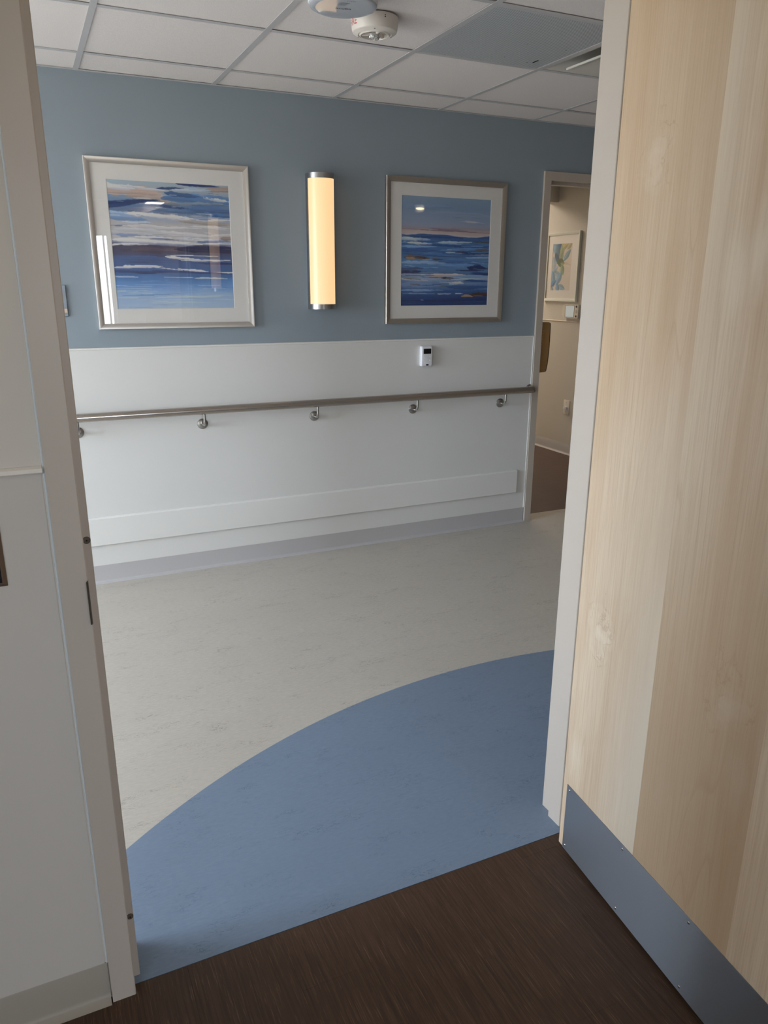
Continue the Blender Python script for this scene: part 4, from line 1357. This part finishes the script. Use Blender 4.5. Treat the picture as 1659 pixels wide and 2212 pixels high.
part('frame', tee_mat, gr, grf)
bm = BM(); box(bm, -0.019, 0.019, -0.004, 0.004, HC-0.0004, HC+0.0006)
bmesh.ops.transform(bm, matrix=Matrix.Translation((2.085, 2.985, 0)) @ Matrix.Rotation(math.radians(90), 4, 'Z'), verts=bm.verts)
obj('latch_slot', bm, black_hole, gr)
for (x, y) in ((1.93, 2.985), (1.915, 2.80), (2.10, 2.80), (2.06, 3.01)):
    part('screw', dark_mark, gr, lambda bm: lathe(bm, [(0, HC-0.0006), (0.0025, HC-0.0004), (0.0025, HC+0.0006), (0, HC+0.0006)], (x, y, 0), 10))
part('duct_collar', dark_mark, gr, lambda bm: lathe(bm, [(0.125, HC+0.006), (0.127, HC+0.006), (0.127, HC+0.12), (0.125, HC+0.12)], (2.0, 2.9, 0), 40))

# square plaque supply diffuser
pl = thing('ceiling_air_diffuser', 'square white air diffuser with hanging centre plaque next to the perforated grille', 'air vent', ((PL[0]+PL[1])/2, (PL[2]+PL[3])/2, HC))
px0, px1, py0, py1 = PL[0]+0.0125, PL[1]-0.0125, PL[2]+0.0125, PL[3]-0.0125


def pan(bm):
    rings = []
    for ins, z in ((0, HC+0.0012), (0.004, HC+0.0012), (0.022, HC+0.004), (0.10, HC+0.055), (0.16, HC+0.085), (0.16, HC+0.16)):
        rings.append([bm.verts.new((x, y, z)) for x, y in rrect(px0+ins, px1-ins, py0+ins, py1-ins, 0.001+ins*0.5, 4)])
    n = len(rings[0])
    for a, c in zip(rings[:-1], rings[1:]):
        for k in range(n):
            bm.faces.new((a[k], a[(k+1) % n], c[(k+1) % n], c[k]))
    bm.faces.new(rings[-1])


part('back_pan', white_enamel, pl, pan)


def plq(bm):
    rings = []
    for ins, z in ((0, HC-0.004), (0, HC-0.0115), (0.001, HC-0.0125), (0.012, HC-0.0125), (0.014, HC-0.011), (0.035, HC-0.008), (0.1, HC-0.006)):
        rings.append([bm.verts.new((x, y, z)) for x, y in rrect(px0+0.072+ins, px1-0.072-ins, py0+0.072+ins, py1-0.072-ins, 0.001+ins*0.3, 4)])
    n = len(rings[0])
    for a, c in zip(rings[:-1], rings[1:]):
        for k in range(n):
            bm.faces.new((a[k], a[(k+1) % n], c[(k+1) % n], c[k]))
    bm.faces.new(rings[-1]); bm.faces.new(rings[0][::-1])
    bmesh.ops.recalc_face_normals(bm, faces=bm.faces)


part('plaque', white_enamel, pl, plq)
for (x, y) in ((px0+0.10, 2.80), (px1-0.10, 2.80), (px0+0.10, py0+0.10), (px1-0.10, py0+0.10)):
    def hang(bm):
        tube(bm, [(x, y, HC-0.006), (x, y, HC+0.075)], 0.0028, 10)
        lathe(bm, [(0, HC-0.004), (0.007, HC-0.004), (0.007, HC+0.004), (0, HC+0.004)], (x, y, 0), 12)
        lathe(bm, [(0, HC+0.022), (0.005, HC+0.022), (0.005, HC+0.028), (0, HC+0.028)], (x, y, 0), 12)
    part('hanger', nickel, pl, hang)


# recessed lights
def troffer(label, x0, x1, y0, y1, z, strength, group):
    root = thing('ceiling_light', label, 'ceiling light', ((x0+x1)/2, (y0+y1)/2, z), group)

    def fr(bm):
        t = 0.02
        for a in ((x0, x1, y0, y0+t), (x0, x1, y1-t, y1), (x0, x0+t, y0+t, y1-t), (x1-t, x1, y0+t, y1-t)):
            box(bm, *a, z-0.012, z-0.0005)
    part('frame', white_enamel, root, fr)
    m_ = mat('lit lens %.1f' % strength, (255, 244, 226), 0.5, emit=(255, 238, 218), estr=strength)
    part('lens', m_, root, lambda bm: box(bm, x0+0.02, x1-0.02, y0+0.02, y1-0.02, z-0.008, z-0.002))
    return root


troffer('lit square ceiling light in the patient room, seen as a reflection in the left seascape', 1.74, 2.02, -4.0+0.02, -3.5, 2.60, 3.0, 'recessed ceiling lights')
troffer('added unseen square fill light over the entry of the patient room', 0.2, 0.8, -0.15, 0.45, 2.60, 0.85, 'recessed ceiling lights')  # unseen, added to warm and brighten the near wall and door
troffer('added unseen light panel standing in for daylight deep inside the far room beyond the header', 3.2, 4.2, 6.7, 7.7, 2.60, 3.2, 'recessed ceiling lights')  # unseen, added in place of daylight from the far end of that room

# ---------------------------------------------------------------- things in the far room
ds = thing('towel_dispenser', 'tan wall mounted paper towel dispenser just inside the far doorway', 'dispenser', (2.90, 4.35, 1.12))
dy0, dy1 = 4.20, 4.52
pr = [(2.9005, 1.284), (3.158, 1.281), (3.168, 1.276), (3.171, 1.262), (3.173, 1.16), (3.1715, 1.08), (3.166, 1.01), (3.158, 0.965), (3.1535, 0.957), (3.146, 0.954), (2.9005, 0.950)]
part('housing', tan_plastic, ds, lambda bm: prism(bm, pr, 'y', dy0, dy1))
part('front_edge', mat('dark brown edge', (64, 44, 26), 0.4), ds, lambda bm: prism(bm, [(x+0.0012, z) for x, z in pr[2:9]]+[(x-0.004, z) for x, z in pr[2:9]][::-1], 'y', dy0-0.0012, dy0+0.0))
for k in range(8):
    z = 1.225-k*0.0175
    part('embossed_mark', dot_mat, ds, lambda bm: (lathe(bm, [(0, -0.0014), (0.0035, -0.001), (0.0046, 0.0), (0, 0.0)], (3.118-k*0.0022, dy0, z), 10, 'y'),))

ic = thing('wall_control_panel', 'cream wall control panel with pale screen below the leaf print', 'control panel', (X2, 5.614, 1.229))
IX = X2-0.028


def icb(bm):
    n = 16
    pr = [(5.503, 1.236), (5.503, 1.345), (5.508, 1.350)]
    for k in range(n+1):
        a = PI/2+PI*k/n
        pr.append((5.690+0.041*math.cos(a)*-1, 1.290+0.060*math.sin(a)))
    pr += [(5.508, 1.231)]
    prism(bm, pr, 'x', IX, X2-0.001)


part('housing', cream_plastic, ic, icb)
part('screen_frame', mat('dark bezel', (70, 66, 62), 0.4), ic, lambda bm: box(bm, IX-0.001, IX+0.001, 5.556, 5.682, 1.239, 1.342))
part('screen', lcd, ic, lambda bm: box(bm, IX-0.0022, IX-0.001, 5.558, 5.676, 1.242, 1.339))
for z in (1.333, 1.251):
    bt = part('knob', mat('grey knob', (92, 88, 84), 0.4), ic, lambda bm: lathe(bm, [(0, IX-0.006), (0.008, IX-0.005), (0.0095, IX), (0, IX)], (0, 5.527, z), 20, 'x'))
    part('knob_centre', dark_mark, bt, lambda bm: lathe(bm, [(0, IX-0.007), (0.004, IX-0.0065), (0.0042, IX-0.005), (0, IX-0.005)], (0, 5.527, z), 14, 'x'))
part('speaker', mat('speaker mesh', (200, 192, 178), 0.6), ic, lambda bm: lathe(bm, [(0, IX-0.0015), (0.015, IX-0.001), (0.017, IX), (0, IX)], (0, 5.527, 1.292), 24, 'x'))

ou = thing('wall_plate', 'cream wall plate with a hooded nozzle low on the far room wall', 'wall plate', (X2-0.003, 5.587, 0.434))
OXW = X2-0.003
part('plate', cream_plastic, ou, lambda bm: box(bm, OXW-0.007, OXW-0.0003, 5.546, 5.630, 0.369, 0.500, 0.0025, 2))


def hood(bm):
    n = 12
    pr = [(5.587+0.024*math.cos(PI*k/n), 0.420+0.026*math.sin(PI*k/n)) for k in range(n+1)]
    prism(bm, pr, 'x', OXW-0.028, OXW-0.007)


part('hood', white_plastic, ou, hood)
part('socket_face', white_plastic, ou, lambda bm: prism(bm, rrect(5.570, 5.604, 0.392, 0.417, 0.006), 'x', OXW-0.0095, OXW-0.007))
for z in (0.476, 0.388):
    part('screw', mid_mark, ou, lambda bm: lathe(bm, [(0, OXW-0.0085), (0.003, OXW-0.008), (0.003, OXW-0.007), (0, OXW-0.007)], (0, 5.588, z), 10, 'x'))
